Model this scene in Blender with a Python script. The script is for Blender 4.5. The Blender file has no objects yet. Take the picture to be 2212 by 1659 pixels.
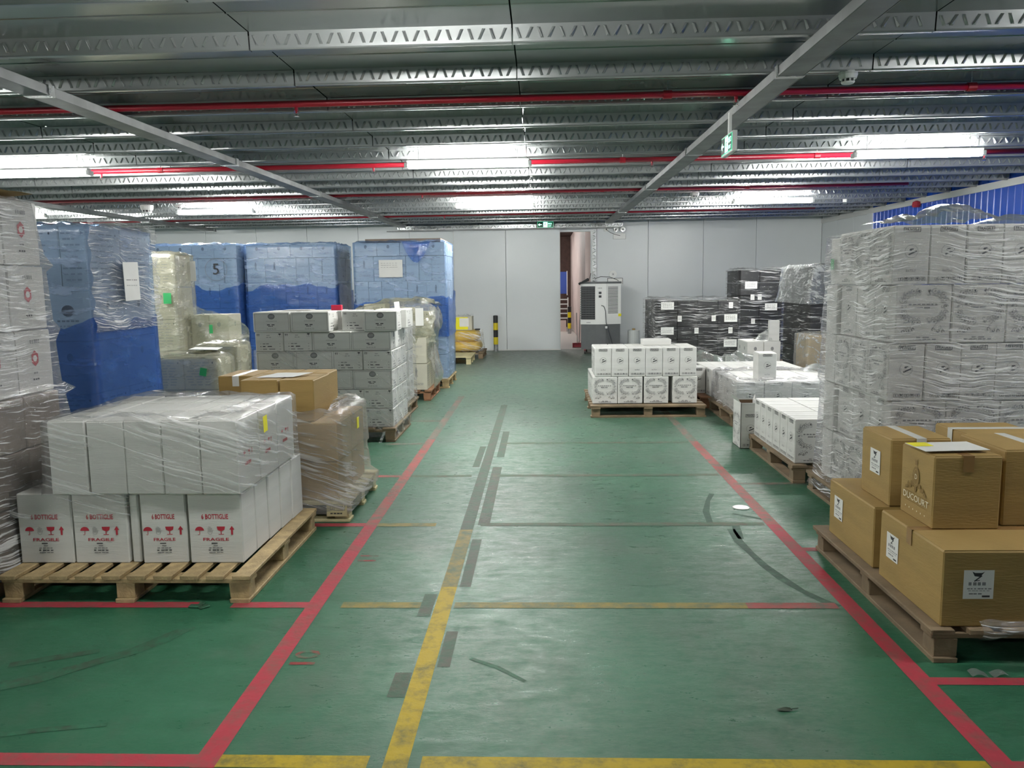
import bpy, math, random
from mathutils import Vector, Matrix, noise
R = random.Random(7)
S = bpy.context.scene
COL = S.collection

# ------------------------------------------------------------------ camera, world, exposure
PSI, TH, RHO, FPX, CH = 0.03806, 0.12487, -0.01373, 1740.0, 1.6
fw = Vector((-math.sin(PSI)*math.cos(TH), math.cos(PSI)*math.cos(TH), -math.sin(TH)))
rt = Vector((math.cos(PSI), math.sin(PSI), 0)); up = rt.cross(fw)
r2 = math.cos(RHO)*rt + math.sin(RHO)*up; u2 = -math.sin(RHO)*rt + math.cos(RHO)*up
cd = bpy.data.cameras.new('camera'); cam = bpy.data.objects.new('camera', cd); COL.objects.link(cam)
cd.sensor_width = 36; cd.lens = FPX/2212*36; cd.clip_start = .05; cd.clip_end = 200
cam.matrix_world = Matrix(((r2.x, u2.x, -fw.x, 0), (r2.y, u2.y, -fw.y, 0), (r2.z, u2.z, -fw.z, CH), (0, 0, 0, 1)))
S.camera = cam
w = bpy.data.worlds.new('world'); S.world = w; w.use_nodes = True
w.node_tree.nodes['Background'].inputs[0].default_value = (.5, .55, .6, 1)
w.node_tree.nodes['Background'].inputs[1].default_value = .03
S.view_settings.view_transform = 'Standard'; S.view_settings.look = 'None'; S.view_settings.gamma = 1
S.view_settings.use_curve_mapping = False
S.view_settings.exposure = 0.15
TUBE = 265.0
S.cycles.transparent_max_bounces = 24
S.cycles.max_bounces = 8; S.cycles.diffuse_bounces = 5; S.cycles.glossy_bounces = 4
S.cycles.sample_clamp_indirect = 6

# ------------------------------------------------------------------ mesh helpers
class MB:
    def __init__(s): s.v = []; s.f = []; s.m = []
    def poly(s, pts, m=0):
        n = len(s.v); s.v += [tuple(p) for p in pts]; s.f.append(tuple(range(n, n+len(pts)))); s.m.append(m)
    def mesh(s, vs, fs, m=0):
        n = len(s.v); s.v += [tuple(p) for p in vs]
        for f in fs: s.f.append(tuple(i+n for i in f)); s.m.append(m)
        return s
    def box(s, x0, y0, z0, x1, y1, z1, m=0, b=0.0):
        if b <= 0:
            vs = [(x, y, z) for z in (z0, z1) for x, y in ((x0, y0), (x1, y0), (x1, y1), (x0, y1))]
            return s.mesh(vs, [(3, 2, 1, 0), (4, 5, 6, 7), (0, 1, 5, 4), (1, 2, 6, 5), (2, 3, 7, 6), (3, 0, 4, 7)], m)
        # chamfered box: three inset copies of each face joined up
        vs = []; idx = {}
        for ix, X in enumerate((x0, x1)):
            for iy, Y in enumerate((y0, y1)):
                for iz, Z in enumerate((z0, z1)):
                    sx, sy, sz = (b if not ix else -b), (b if not iy else -b), (b if not iz else -b)
                    idx[ix, iy, iz, 0] = len(vs); vs.append((X, Y+sy, Z+sz))
                    idx[ix, iy, iz, 1] = len(vs); vs.append((X+sx, Y, Z+sz))
                    idx[ix, iy, iz, 2] = len(vs); vs.append((X+sx, Y+sy, Z))
        I = idx; fs = []
        for a in (0, 1):
            q = [I[a, 0, 0, 0], I[a, 1, 0, 0], I[a, 1, 1, 0], I[a, 0, 1, 0]]; fs.append(q if a else q[::-1])
            q = [I[0, a, 0, 1], I[1, a, 0, 1], I[1, a, 1, 1], I[0, a, 1, 1]]; fs.append(q[::-1] if a else q)
            q = [I[0, 0, a, 2], I[1, 0, a, 2], I[1, 1, a, 2], I[0, 1, a, 2]]; fs.append(q if a else q[::-1])
        for a in (0, 1):
            for c in (0, 1):
                q = [I[a, c, 0, 0], I[a, c, 1, 0], I[a, c, 1, 1], I[a, c, 0, 1]]; fs.append(q if a == c else q[::-1])
                q = [I[a, 0, c, 0], I[a, 1, c, 0], I[a, 1, c, 2], I[a, 0, c, 2]]; fs.append(q[::-1] if a == c else q)
                q = [I[0, a, c, 1], I[1, a, c, 1], I[1, a, c, 2], I[0, a, c, 2]]; fs.append(q if a == c else q[::-1])
        for a in (0, 1):
            for c in (0, 1):
                for d in (0, 1):
                    q = [I[a, c, d, 0], I[a, c, d, 1], I[a, c, d, 2]]; fs.append(q if (a+c+d) % 2 else q[::-1])
        return s.mesh(vs, fs, m)
    def tube(s, pts, r, n=10, m=0, caps=True, r2=None):
        pts = [Vector(p) for p in pts]; rings = []; vs = []; fs = []
        for i, p in enumerate(pts):
            t = (pts[min(i+1, len(pts)-1)]-pts[max(i-1, 0)]).normalized()
            a = Vector((0, 0, 1)) if abs(t.z) < .9 else Vector((1, 0, 0))
            e1 = t.cross(a).normalized(); e2 = t.cross(e1)
            rr = r if r2 is None else r+(r2-r)*i/(len(pts)-1)
            for k in range(n):
                an = 2*math.pi*k/n; vs.append(p+e1*rr*math.cos(an)+e2*rr*math.sin(an))
        for i in range(len(pts)-1):
            for k in range(n):
                a, b = i*n+k, i*n+(k+1) % n
                fs.append((a, b, b+n, a+n))
        if caps: fs += [tuple(range(n))[::-1], tuple(range((len(pts)-1)*n, len(pts)*n))]
        return s.mesh(vs, fs, m)
    def lathe(s, prof, n=16, m=0, c=(0, 0, 0)):
        vs = [(c[0]+r*math.cos(2*math.pi*k/n), c[1]+r*math.sin(2*math.pi*k/n), c[2]+z) for r, z in prof for k in range(n)]
        fs = [(i*n+k, i*n+(k+1) % n, (i+1)*n+(k+1) % n, (i+1)*n+k) for i in range(len(prof)-1) for k in range(n)]
        fs += [tuple(range(n))[::-1], tuple(range((len(prof)-1)*n, len(prof)*n))]
        return s.mesh(vs, fs, m)
    def data(s, name, mats, smooth=False):
        me = bpy.data.meshes.new(name); me.from_pydata(s.v, [], s.f)
        for m in mats: me.materials.append(m)
        for p, k in zip(me.polygons, s.m): p.material_index = k; p.use_smooth = smooth
        me.update(); return me

def link(name, data, parent=None, loc=None, rot=None):
    o = bpy.data.objects.new(name, data); COL.objects.link(o)
    if parent is not None: o.parent = parent
    if loc is not None: o.location = loc
    if rot is not None: o.rotation_euler = rot
    return o
def obj(name, mb, mats, parent=None, loc=None, rot=None, smooth=False):
    if not isinstance(mats, (list, tuple)): mats = [mats]
    return link(name, mb.data(name, mats, smooth), parent, loc, rot)
def tag(o, label=None, cat=None, group=None, kind=None):
    if label: o['label'] = label
    if cat: o['category'] = cat
    if group: o['group'] = group
    if kind: o['kind'] = kind
    return o
def thing(name, loc, label, cat, group=None, rot=None):
    return tag(link(name, None, None, loc, rot), label, cat, group)

# ------------------------------------------------------------------ materials
def mat(name, col, rough=.6, metal=0, spec=.5, emis=None, noise_amt=0, nscale=8, bump=0, bscale=40, stretch=(1, 1, 1), col2=None, coat=0, rvar=0):
    m = bpy.data.materials.new(name); m.use_nodes = True; nt = m.node_tree; b = nt.nodes['Principled BSDF']
    b.inputs['Base Color'].default_value = (*col, 1); b.inputs['Roughness'].default_value = rough
    b.inputs['Metallic'].default_value = metal; b.inputs['Specular IOR Level'].default_value = spec
    b.inputs['Coat Weight'].default_value = coat
    if emis: b.inputs['Emission Color'].default_value = (*emis[0], 1); b.inputs['Emission Strength'].default_value = emis[1]
    if noise_amt or bump or col2 or rvar:
        tc = nt.nodes.new('ShaderNodeTexCoord'); mp = nt.nodes.new('ShaderNodeMapping'); mp.inputs['Scale'].default_value = stretch
        nt.links.new(tc.outputs['Object'], mp.inputs[0])
        n = nt.nodes.new('ShaderNodeTexNoise'); n.inputs['Scale'].default_value = nscale; n.inputs['Detail'].default_value = 5
        nt.links.new(mp.outputs[0], n.inputs[0])
        c2 = col2 or tuple(c*(1-noise_amt) for c in col)
        rp = nt.nodes.new('ShaderNodeValToRGB'); rp.color_ramp.elements[0].position = .35; rp.color_ramp.elements[1].position = .68
        rp.color_ramp.elements[0].color = (*c2, 1); rp.color_ramp.elements[1].color = (*col, 1)
        nt.links.new(n.outputs[0], rp.inputs[0]); nt.links.new(rp.outputs[0], b.inputs['Base Color'])
        if rvar:
            mr = nt.nodes.new('ShaderNodeMapRange'); mr.inputs[1].default_value = .3; mr.inputs[2].default_value = .7
            mr.inputs[3].default_value = rough-rvar; mr.inputs[4].default_value = rough+rvar
            nt.links.new(n.outputs[0], mr.inputs[0]); nt.links.new(mr.outputs[0], b.inputs['Roughness'])
        if bump:
            n2 = nt.nodes.new('ShaderNodeTexNoise'); n2.inputs['Scale'].default_value = bscale; n2.inputs['Detail'].default_value = 3
            nt.links.new(mp.outputs[0], n2.inputs[0])
            bp = nt.nodes.new('ShaderNodeBump'); bp.inputs['Strength'].default_value = bump; bp.inputs['Distance'].default_value = .01
            nt.links.new(n2.outputs[0], bp.inputs['Height']); nt.links.new(bp.outputs[0], b.inputs['Normal'])
    return m

def film(name, tint=(1, 1, 1), haze=.12, hcol=(.8, .8, .8), tilt=0.0, vs=28.0, hs=2.0, gloss=.12, rough=.12, bump=.6, streak=.5, fres=.45, lo=.56, hi=.66, warp=.10):
    m = bpy.data.materials.new(name); m.use_nodes = True; nt = m.node_tree; N = nt.nodes; L = nt.links; N.clear()
    out = N.new('ShaderNodeOutputMaterial')
    tc = N.new('ShaderNodeTexCoord'); sp = N.new('ShaderNodeSeparateXYZ'); L.new(tc.outputs['Object'], sp.inputs[0])
    def mth(op, a, b=None, c=None):
        n = N.new('ShaderNodeMath'); n.operation = op
        for i, q in enumerate((a, b, c)):
            if q is None: continue
            if isinstance(q, (int, float)): n.inputs[i].default_value = q
            else: L.new(q, n.inputs[i])
        return n.outputs[0]
    big = N.new('ShaderNodeTexNoise'); big.inputs['Scale'].default_value = 2.2; big.inputs['Detail'].default_value = 2; L.new(tc.outputs['Object'], big.inputs[0])
    xy = mth('ADD', sp.outputs[0], sp.outputs[1])
    z = mth('ADD', mth('MULTIPLY_ADD', xy, tilt, sp.outputs[2]), mth('MULTIPLY', big.outputs[0], warp))
    cb = N.new('ShaderNodeCombineXYZ'); L.new(mth('MULTIPLY', sp.outputs[0], hs), cb.inputs[0]); L.new(mth('MULTIPLY', sp.outputs[1], hs), cb.inputs[1]); L.new(mth('MULTIPLY', z, vs), cb.inputs[2])
    n = N.new('ShaderNodeTexNoise'); n.inputs['Scale'].default_value = 1.0; n.inputs['Detail'].default_value = 6; n.inputs['Roughness'].default_value = .62; L.new(cb.outputs[0], n.inputs[0])
    bp = N.new('ShaderNodeBump'); bp.inputs['Strength'].default_value = bump; bp.inputs['Distance'].default_value = .02; L.new(n.outputs[0], bp.inputs['Height'])
    fr = N.new('ShaderNodeLayerWeight'); fr.inputs[0].default_value = .25; L.new(bp.outputs[0], fr.inputs['Normal'])
    fac = mth('MULTIPLY_ADD', fr.outputs['Fresnel'], fres, gloss)
    tr = N.new('ShaderNodeBsdfTransparent'); tr.inputs[0].default_value = (*tint, 1)
    gl = N.new('ShaderNodeBsdfGlossy'); gl.inputs['Roughness'].default_value = rough; gl.inputs[0].default_value = (.95, .95, .95, 1); L.new(bp.outputs[0], gl.inputs['Normal'])
    df = N.new('ShaderNodeBsdfDiffuse'); df.inputs[0].default_value = (*hcol, 1); L.new(bp.outputs[0], df.inputs['Normal'])
    hz = N.new('ShaderNodeMapRange'); hz.inputs[1].default_value = lo; hz.inputs[2].default_value = hi; hz.inputs[3].default_value = haze; hz.inputs[4].default_value = min(1, haze+streak)  # streaks: wrinkle glints painted in as diffuse colour over the even haze
    L.new(mth('MULTIPLY_ADD', big.outputs[0], .25, mth('MULTIPLY', n.outputs[0], .85)), hz.inputs[0])
    m1 = N.new('ShaderNodeMixShader'); L.new(hz.outputs[0], m1.inputs[0]); L.new(tr.outputs[0], m1.inputs[1]); L.new(df.outputs[0], m1.inputs[2])
    m2 = N.new('ShaderNodeMixShader'); L.new(fac, m2.inputs[0]); L.new(m1.outputs[0], m2.inputs[1]); L.new(gl.outputs[0], m2.inputs[2])
    L.new(m2.outputs[0], out.inputs[0]); return m

M = dict(
 white=mat('white_cardboard', (.63, .63, .60), .62, noise_amt=.10, nscale=5, bump=.12, bscale=60, stretch=(.3, .3, 3)),
 cream=mat('cream_cardboard', (.56, .54, .44), .65, noise_amt=.15, nscale=5, bump=.1, bscale=50),
 brown=mat('brown_cardboard', (.36, .235, .075), .7, noise_amt=.16, nscale=6, bump=.15, bscale=60, stretch=(.4, .4, 2.5)),
 inside=mat('carton_inside', (.16, .10, .055), .85, noise_amt=.2),
 greybrown=mat('grey_brown_cardboard', (.24, .19, .15), .7, noise_amt=.25, nscale=5),
 black=mat('black_cardboard', (.012, .013, .014), .55, noise_amt=.2, nscale=6),
 tape=mat('brown_tape', (.30, .17, .065), .25, noise_amt=.1), cleartape=mat('clear_tape', (.66, .66, .62), .22),
 wood=mat('pallet_pine', (.50, .37, .19), .75, noise_amt=.38, nscale=5, bump=.35, bscale=30, stretch=(3, 3, 3)),
 wood2=mat('pallet_old_wood', (.25, .18, .105), .8, noise_amt=.4, nscale=5, bump=.4, bscale=30),
 wood3=mat('pallet_reddish', (.33, .16, .08), .75, noise_amt=.4, nscale=5, bump=.3),
 wood4=mat('pallet_pale', (.56, .50, .28), .75, noise_amt=.25, nscale=5, bump=.3),
 ink=mat('black_ink', (.03, .03, .035), .6), grey=mat('grey_ink', (.22, .22, .22), .6), lgrey=mat('pale_grey_ink', (.36, .36, .35), .6),
 red=mat('red_ink', (.42, .02, .04), .6), gold=mat('brown_ink', (.22, .13, .03), .6), cream_ink=mat('cream_ink', (.75, .68, .5), .6),
 paper=mat('paper', (.74, .74, .71), .6, noise_amt=.05), yellow=mat('yellow_sticker', (.62, .68, .02), .5), green=mat('green_sticker', (.03, .33, .10), .5),
 redbox=mat('red_card', (.55, .01, .05), .4), yellowbag=mat('yellow_bag', (.72, .48, .05), .4, noise_amt=.2, bump=.5, bscale=12), yellowlabel=mat('yellow_label', (.85, .78, .02), .5),
 galv=mat('galvanised_steel', (.50, .52, .52), .26, metal=.75, noise_amt=.22, nscale=3, rvar=.07, bump=.03, bscale=20),
 galv2=mat('galvanised_deck', (.43, .45, .45), .23, metal=.52, noise_amt=.12, nscale=1.3, rvar=.05, bump=.02, bscale=5),
 beam=mat('beam_steel', (.27, .28, .28), .5, metal=.5, noise_amt=.3, nscale=5),
 dark=mat('dark_void', (.01, .012, .012), 1, spec=0),
 pipe=mat('red_pipe_paint', (.40, .012, .03), .3, spec=.6),
 wall=mat('wall_panel_white', (.72, .755, .76), .34, noise_amt=.04, nscale=.8, rvar=.05, spec=.45),
 seam=mat('wall_seam', (.30, .32, .32), .5), trimw=mat('wall_trim', (.66, .67, .65), .4),
 blue=mat('blue_sheet', (.018, .10, .58), .22, spec=.6, noise_amt=.15, nscale=1),
 emit=mat('lamp_diffuser', (1, 1, 1), .5, emis=((1, 1, .965), TUBE)),
 emit2=mat('lamp_diffuser_dim', (1, 1, 1), .5, emis=((1, 1, .965), TUBE*.46)),
 emit3=mat('lamp_diffuser_faint', (1, 1, 1), .5, emis=((1, 1, .965), TUBE*.15)),
 lampw=mat('lamp_housing', (.75, .76, .74), .4), plast=mat('white_plastic', (.80, .81, .78), .35), plastg=mat('grey_plastic', (.13, .14, .14), .5, noise_amt=.1), plastd=mat('dark_plastic', (.03, .033, .035), .4),
 chrome=mat('chrome', (.8, .8, .8), .12, metal=1), rubber=mat('black_rubber', (.015, .015, .015), .6),
 signg=mat('sign_green', (.0, .25, .12), .4, emis=((0, .9, .42), .9)), signw=mat('sign_lit', (.9, 1, .95), .4, emis=((.3, 1, .65), 4)), signb=mat('sign_dark', (.01, .05, .03), .3),
 yel=mat('bollard_yellow', (.70, .56, .01), .4), blk=mat('bollard_black', (.015, .015, .015), .4),
 brick=mat('far_wall_brown', (.07, .035, .028), .8, noise_amt=.3), pink=mat('far_wall_plaster', (.62, .50, .47), .7, noise_amt=.12, nscale=2), farblue=mat('far_blue_panel', (.03, .07, .32), .5),
 farfloor=mat('far_floor', (.38, .35, .33), .6), redpl=mat('red_plastic', (.42, .03, .05), .4), disc=mat('pale_disc', (.75, .78, .75), .15),
 leaf=mat('dark_leaf', (.012, .03, .012), .6), stretchroll=mat('film_roll', (.55, .58, .56), .3),
)
F = dict(
 clear=film('stretch_film_clear', haze=.03, tilt=.28, streak=.55, gloss=.03, vs=46, hs=1.6, lo=.58, hi=.68, hcol=(.9, .9, .9)),
 light=film('stretch_film_light', haze=.02, tilt=.6, streak=.30, gloss=.02, vs=30, hs=3, lo=.60, hi=.70, fres=.3),
 heavy=film('stretch_film_heavy', tint=(.95, .945, .95), haze=.09, tilt=.08, streak=.75, vs=105, hs=3.4, gloss=.06, lo=.575, hi=.64, hcol=(.95, .95, .95), rough=.08, bump=.8, warp=.16),
 cream=film('stretch_film_cream', tint=(.95, .95, .88), haze=.28, hcol=(.62, .61, .50), tilt=-.1, vs=14, hs=5, streak=.3),
 blue=film('blue_film', tint=(.66, .79, .96), haze=.12, hcol=(.46, .58, .82), tilt=.1, vs=16, hs=3.5, streak=.45, gloss=.03, lo=.58, hi=.68, bump=.3),
 bluedense=film('blue_film_dense', tint=(.42, .58, .90), haze=.30, hcol=(.07, .19, .54), tilt=.15, vs=9, hs=4, streak=.25, gloss=.05, lo=.56, hi=.7, bump=.5, fres=.6),
 dark=film('stretch_film_on_black', haze=.004, tilt=.02, vs=80, hs=2.5, streak=.65, hcol=(.8, .8, .8), gloss=.01, fres=.22, lo=.60, hi=.67),
 mist=film('stretch_film_misty', haze=.26, hcol=(.52, .50, .47), tilt=.3, streak=.55, gloss=.04, vs=40, hs=2, lo=.58, hi=.67),
 grey=film('bag_film_grey', tint=(.88, .90, .89), haze=.22, hcol=(.5, .52, .51), tilt=.5, vs=16, hs=8, streak=.5, gloss=.06),
)

# ------------------------------------------------------------------ lettering and printed marks
_tc = {}
def text_geo(s, shear=0, bold=0):
    k = (s, shear, bold)
    if k not in _tc:
        c = bpy.data.curves.new('lettering', 'FONT'); c.body = s; c.size = 1; c.align_x = 'CENTER'; c.align_y = 'CENTER'; c.resolution_u = 2; c.shear = shear; c.offset = bold
        o = bpy.data.objects.new('lettering', c); me = bpy.data.meshes.new_from_object(o)
        _tc[k] = ([(v.co.x, v.co.y) for v in me.vertices], [tuple(p.vertices) for p in me.polygons])
        bpy.data.objects.remove(o); bpy.data.curves.remove(c); bpy.data.meshes.remove(me)
    return _tc[k]
class Pr:
    """flat print on a face: u across, v up from the face's foot, in metres"""
    def __init__(s): s.mb = MB(); s.mats = []; s.e = 0
    def k(s, m):
        if m not in s.mats: s.mats.append(m)
        return s.mats.index(m)
    def poly(s, pts, m, up=True):
        if up: s.e -= 1.2e-5
        s.mb.poly([(x, s.e, y) for x, y in pts], s.k(m))
    def rect(s, x0, y0, x1, y1, m): s.poly([(x0, y0), (x1, y0), (x1, y1), (x0, y1)], m)
    def frame(s, x0, y0, x1, y1, t, m):
        s.rect(x0, y0, x1, y0+t, m); s.rect(x0, y1-t, x1, y1, m); s.rect(x0, y0+t, x0+t, y1-t, m); s.rect(x1-t, y0+t, x1, y1-t, m)
    def disc(s, cx, cy, rx, ry, m, n=14): s.poly([(cx+rx*math.cos(2*math.pi*i/n), cy+ry*math.sin(2*math.pi*i/n)) for i in range(n)], m)
    def ring(s, cx, cy, rx, ry, t, m, n=18, a0=0, a1=2*math.pi):
        for i in range(n):
            a, b = a0+(a1-a0)*i/n, a0+(a1-a0)*(i+1)/n
            s.poly([(cx+rx*math.cos(a), cy+ry*math.sin(a)), (cx+rx*math.cos(b), cy+ry*math.sin(b)), (cx+(rx-t)*math.cos(b), cy+(ry-t)*math.sin(b)), (cx+(rx-t)*math.cos(a), cy+(ry-t)*math.sin(a))], m, i == 0)
    def text(s, t, cx, cy, size, m, shear=0, bold=0, sx=1):
        vs, fs = text_geo(t, shear, bold); s.e -= 2e-5
        s.mb.mesh([(cx+x*size*sx, s.e, cy+y*size) for x, y in vs], fs, s.k(m))
    def textw(s, t, cx, cy, size, width, m, bold=0):
        vs, _ = text_geo(t, 0, bold); xs = [v[0] for v in vs]; s.text(t, cx, cy, size, m, bold=bold, sx=width/((max(xs)-min(xs))*size))
    def line(s, x0, y0, x1, y1, t, m):
        d = Vector((x1-x0, y1-y0)); n = Vector((-d.y, d.x)).normalized()*t/2
        s.poly([(x0-n.x, y0-n.y), (x1-n.x, y1-n.y), (x1+n.x, y1+n.y), (x0+n.x, y0+n.y)], m)
    def words(s, cx, cy, wd, h, m, rnd, n=5):
        x = cx-wd/2; step = wd/n
        for i in range(n):
            s.rect(x, cy-h/2, x+step*(.55+.4*rnd.random()), cy+h/2, m); x += step

def icon_glass(p, cx, cy, s, m):
    p.poly([(cx-.5*s, cy+.5*s), (cx-.42*s, cy+.1*s), (cx-.1*s, cy-.05*s), (cx+.1*s, cy-.05*s), (cx+.42*s, cy+.1*s), (cx+.5*s, cy+.5*s)], m)
    p.rect(cx-.05*s, cy-.45*s, cx+.05*s, cy-.05*s, m); p.rect(cx-.33*s, cy-.5*s, cx+.33*s, cy-.42*s, m)
def icon_umbrella(p, cx, cy, s, m):
    p.poly([(cx+.55*s*math.cos(a*math.pi/8), cy+.5*s*math.sin(a*math.pi/8)) for a in range(9)], m); p.rect(cx-.03*s, cy-.45*s, cx+.03*s, cy, m)
    p.ring(cx-.09*s, cy-.42*s, .12*s, .1*s, .05*s, m, 8, math.pi, 2*math.pi)
def icon_arrow(p, cx, cy, s, m):
    p.poly([(cx-.3*s, cy+.1*s), (cx+.3*s, cy+.1*s), (cx, cy+.55*s)], m); p.rect(cx-.11*s, cy-.5*s, cx+.11*s, cy+.1*s, m)
def icon_hand(p, cx, cy, s, m):
    t = .045*s
    p.ring(cx, cy-.15*s, .26*s, .3*s, t, m, 10, math.pi, 2*math.pi)
    for i, (dx, top) in enumerate(((-.2, .32), (-.07, .45), (.06, .42), (.19, .3))):
        p.frame(cx+dx*s-.06*s, cy-.15*s, cx+dx*s+.06*s, cy+top*s, t*.7, m)
    p.line(cx+.26*s, cy-.15*s, cx+.38*s, cy+.1*s, t, m)

def style(name, w, h):
    p = Pr(); r = random.Random(3); hw = w/2
    if name == 'bottiglie':
        p.textw('6 BOTTIGLIE', 0, h*.66, .036, w*.50, M['red'], bold=.02)
        y = h*.465; q = .044
        icon_umbrella(p, -.085, y, q, M['red']); icon_hand(p, -.03, y, q*1.1, M['lgrey']); icon_glass(p, .03, y, q, M['red']); icon_arrow(p, .088, y, q*1.05, M['red'])
        p.textw('FRAGILE', 0, h*.338, .023, w*.48, M['red'], bold=.016)
        for i, ww in enumerate((.05, .03, .08, .085, .08)): p.words(.0, h*.285-i*.0125, ww, .0055, M['ink'] if i in (0, 3) else M['grey'], r, 4 if i > 1 else 1)
    elif name == 'bottiglie_side':
        y = h*.5; icon_umbrella(p, -.07, y, .03, M['red']); icon_glass(p, .0, y, .03, M['red']); icon_arrow(p, .04, y, .03, M['red']); p.words(-.02, h*.36, .09, .018, M['red'], r, 6)
    elif name == 'narrow':
        p.frame(-.05, h*.885, .05, h*.965, .0035, M['ink']); p.text('FRAGILE', 0, h*.925, .022, M['ink'], bold=.015)
        p.ring(0, h*.56, .040, .040, .0035, M['lgrey'], 20)
        p.poly([(-.012, h*.575), (-.008, h*.605), (.008, h*.61), (.018, h*.595), (.006, h*.59), (.0, h*.57)], M['ink']); p.line(-.016, h*.505, .032, h*.565, .009, M['ink'])
        p.text('6x75cl', 0, h*.235, .022, M['grey'])
        for i in range(5):
            x = -.07+i*.033; p.frame(x, h*.065, x+.026, h*.125, .003, M['grey'])
            (icon_glass if i in (1, 3) else icon_arrow)(p, x+.013, h*.095, .014, M['ink'])
    elif name == 'wreath':
        cx, cy, rx, ry = 0, h*.63, w*.40, h*.27
        n = 30
        for i in range(n):
            a = 2*math.pi*i/n; c, s_ = math.cos(a), math.sin(a)
            X = cx+rx*math.copysign(abs(c)**.6, c); Y = cy+ry*math.copysign(abs(s_)**.6, s_)
            q = .016+.006*math.sin(i*2.4); p.ring(X, Y, q, q*.9, .0055, M['lgrey'], 7, a, a+4.6)
            p.ring(X*.86+cx*.14, cy+(Y-cy)*.80, .010, .010, .004, M['lgrey'], 6, a+2, a+6)
            p.disc(X, Y, .0055, .0055, M['grey'], 6)
        for sx in (-.1, .08): p.poly([(sx*w-.006, cy+ry*1.0), (sx*w+.008, cy+ry*1.05), (sx*w+.003, cy+ry*.86)], M['ink'])
        p.words(0, cy+.012, w*.56, .009, M['grey'], r, 7); p.words(0, cy-.008, w*.33, .009, M['grey'], r, 2)
        for sgn in (-1, 1):
            for i in range(7): p.ring(sgn*(.055+.009*i)*w/.3, h*.235+.014*math.sin(i*1.9), .009, .012, .0035, M['lgrey'] if i % 3 else M['ink'], 6, i, i+4.2)
        p.words(0, h*.10, w*.24, .007, M['grey'], r, 2); p.words(0, h*.065, w*.52, .007, M['grey'], r, 6)
    elif name == 'seal':
        p.frame(-hw+.018, .014, hw-.014, h-.014, .0028, M['grey'])
        p.disc(0, h*.78, .034, .027, M['grey'], 16); p.ring(0, h*.78, .035, .028, .004, M['ink'], 16); p.line(-.02, h*.77, .02, h*.80, .004, M['lgrey'])
        p.words(0, h*.55, .11, .008, M['lgrey'], r, 8); p.words(0, h*.37, .095, .009, M['ink'], r, 2); p.words(-.01, h*.30, .05, .007, M['ink'], r, 3); p.words(0, h*.18, .10, .005, M['lgrey'], r, 4); p.words(0, h*.14, .10, .004, M['lgrey'], r, 4)
    elif name == 'arrows':
        for x in (-hw+.024, -hw+.040): icon_arrow(p, x, h*.86, .022, M['ink'])
        p.frame(hw-.052, h*.74, hw-.014, h*.97, .002, M['lgrey']); icon_glass(p, hw-.033, h*.86, .026, M['ink'])
        p.words(0, h*.84, .05, .009, M['lgrey'], r, 1); p.words(0, h*.74, .06, .009, M['lgrey'], r, 2)
        for i, (y, ww, m) in enumerate(((.40, .07, 'grey'), (.26, .10, 'ink'), (.12, .13, 'grey'))):
            p.disc(-hw+.055, h*y, .005, .005, M['ink'] if i == 1 else M['lgrey'], 8); p.words(-hw+.075+ww/2, h*y, ww, .009, M[m], r, 2); p.words(hw-.03, h*y, .02, .008, M['lgrey'], r, 1)
    elif name == 'figure':
        p.disc(0, h*.80, .011, .014, M['grey'], 8); p.poly([(-.016, h*.76), (.018, h*.77), (.010, h*.62), (.016, h*.50), (.004, h*.50), (0, h*.60), (-.012, h*.50), (-.018, h*.51), (-.012, h*.64)], M['grey'])
        p.text('Guasco', 0, h*.24, .06, M['grey'], shear=.35); p.disc(-.02, h*.08, .006, .006, M['lgrey'], 8)
    elif name == 'script':
        p.words(0, h*.92, .06, .008, M['grey'], r, 3); p.text('Guasco', 0, h*.66, .055, M['lgrey'], shear=.35); p.ring(0, h*.28, .024, .022, .003, M['grey'], 12); p.line(-.006, h*.25, .006, h*.31, .004, M['grey'])
    elif name == 'seal_small':
        p.disc(0, h*.70, .022, .028, M['grey'], 12); p.words(0, h*.35, .10, .006, M['lgrey'], r, 4)
    elif name == 'list':
        for i in range(9): p.words(-.01+r.uniform(-.01, .01), h*(.88-.09*i), w*r.uniform(.5, .8), .011, M['lgrey'], r, 3)
        p.disc(hw*.7, h*.88, .007, .009, M['ink'], 8)
    elif name == 'list_seal':
        p.disc(0, h*.60, .045, .04, M['ink'], 14); p.words(0, h*.4, w*.5, .012, M['grey'], r, 5); p.words(0, h*.3, w*.4, .01, M['lgrey'], r, 5)
    elif name == 'hexred':
        p.poly([(.035*math.cos(math.pi/6+i*math.pi/3), h*.55+.045*math.sin(math.pi/6+i*math.pi/3)) for i in range(6)], M['red']); p.poly([(.02*math.cos(i*math.pi/3), h*.55+.02*math.sin(i*math.pi/3)) for i in range(6)], M['paper'])
        p.words(0, h*.22, .06, .01, M['ink'], r, 3); p.words(0, h*.32, .04, .01, M['grey'], r, 2); p.words(.01, h*.82, .09, .022, M['grey'], r, 5)
    elif name == 'zlabel':
        q = .062; cy = h*.56; cx = -w*.27 if w > .45 else 0
        p.rect(cx-q, cy-q, cx+q, cy+q, M['paper']); p.poly([(cx-.028, cy+.056), (cx-.018, cy+.036), (cx+.004, cy+.033), (cx+.024, cy+.056), (cx+.012, cy+.050), (cx-.016, cy+.050)], M['ink'])
        p.line(cx+.012, cy+.038, cx-.018, cy+.014, .005, M['ink']); p.line(cx-.018, cy+.016, cx+.004, cy+.018, .003, M['ink'])
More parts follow.
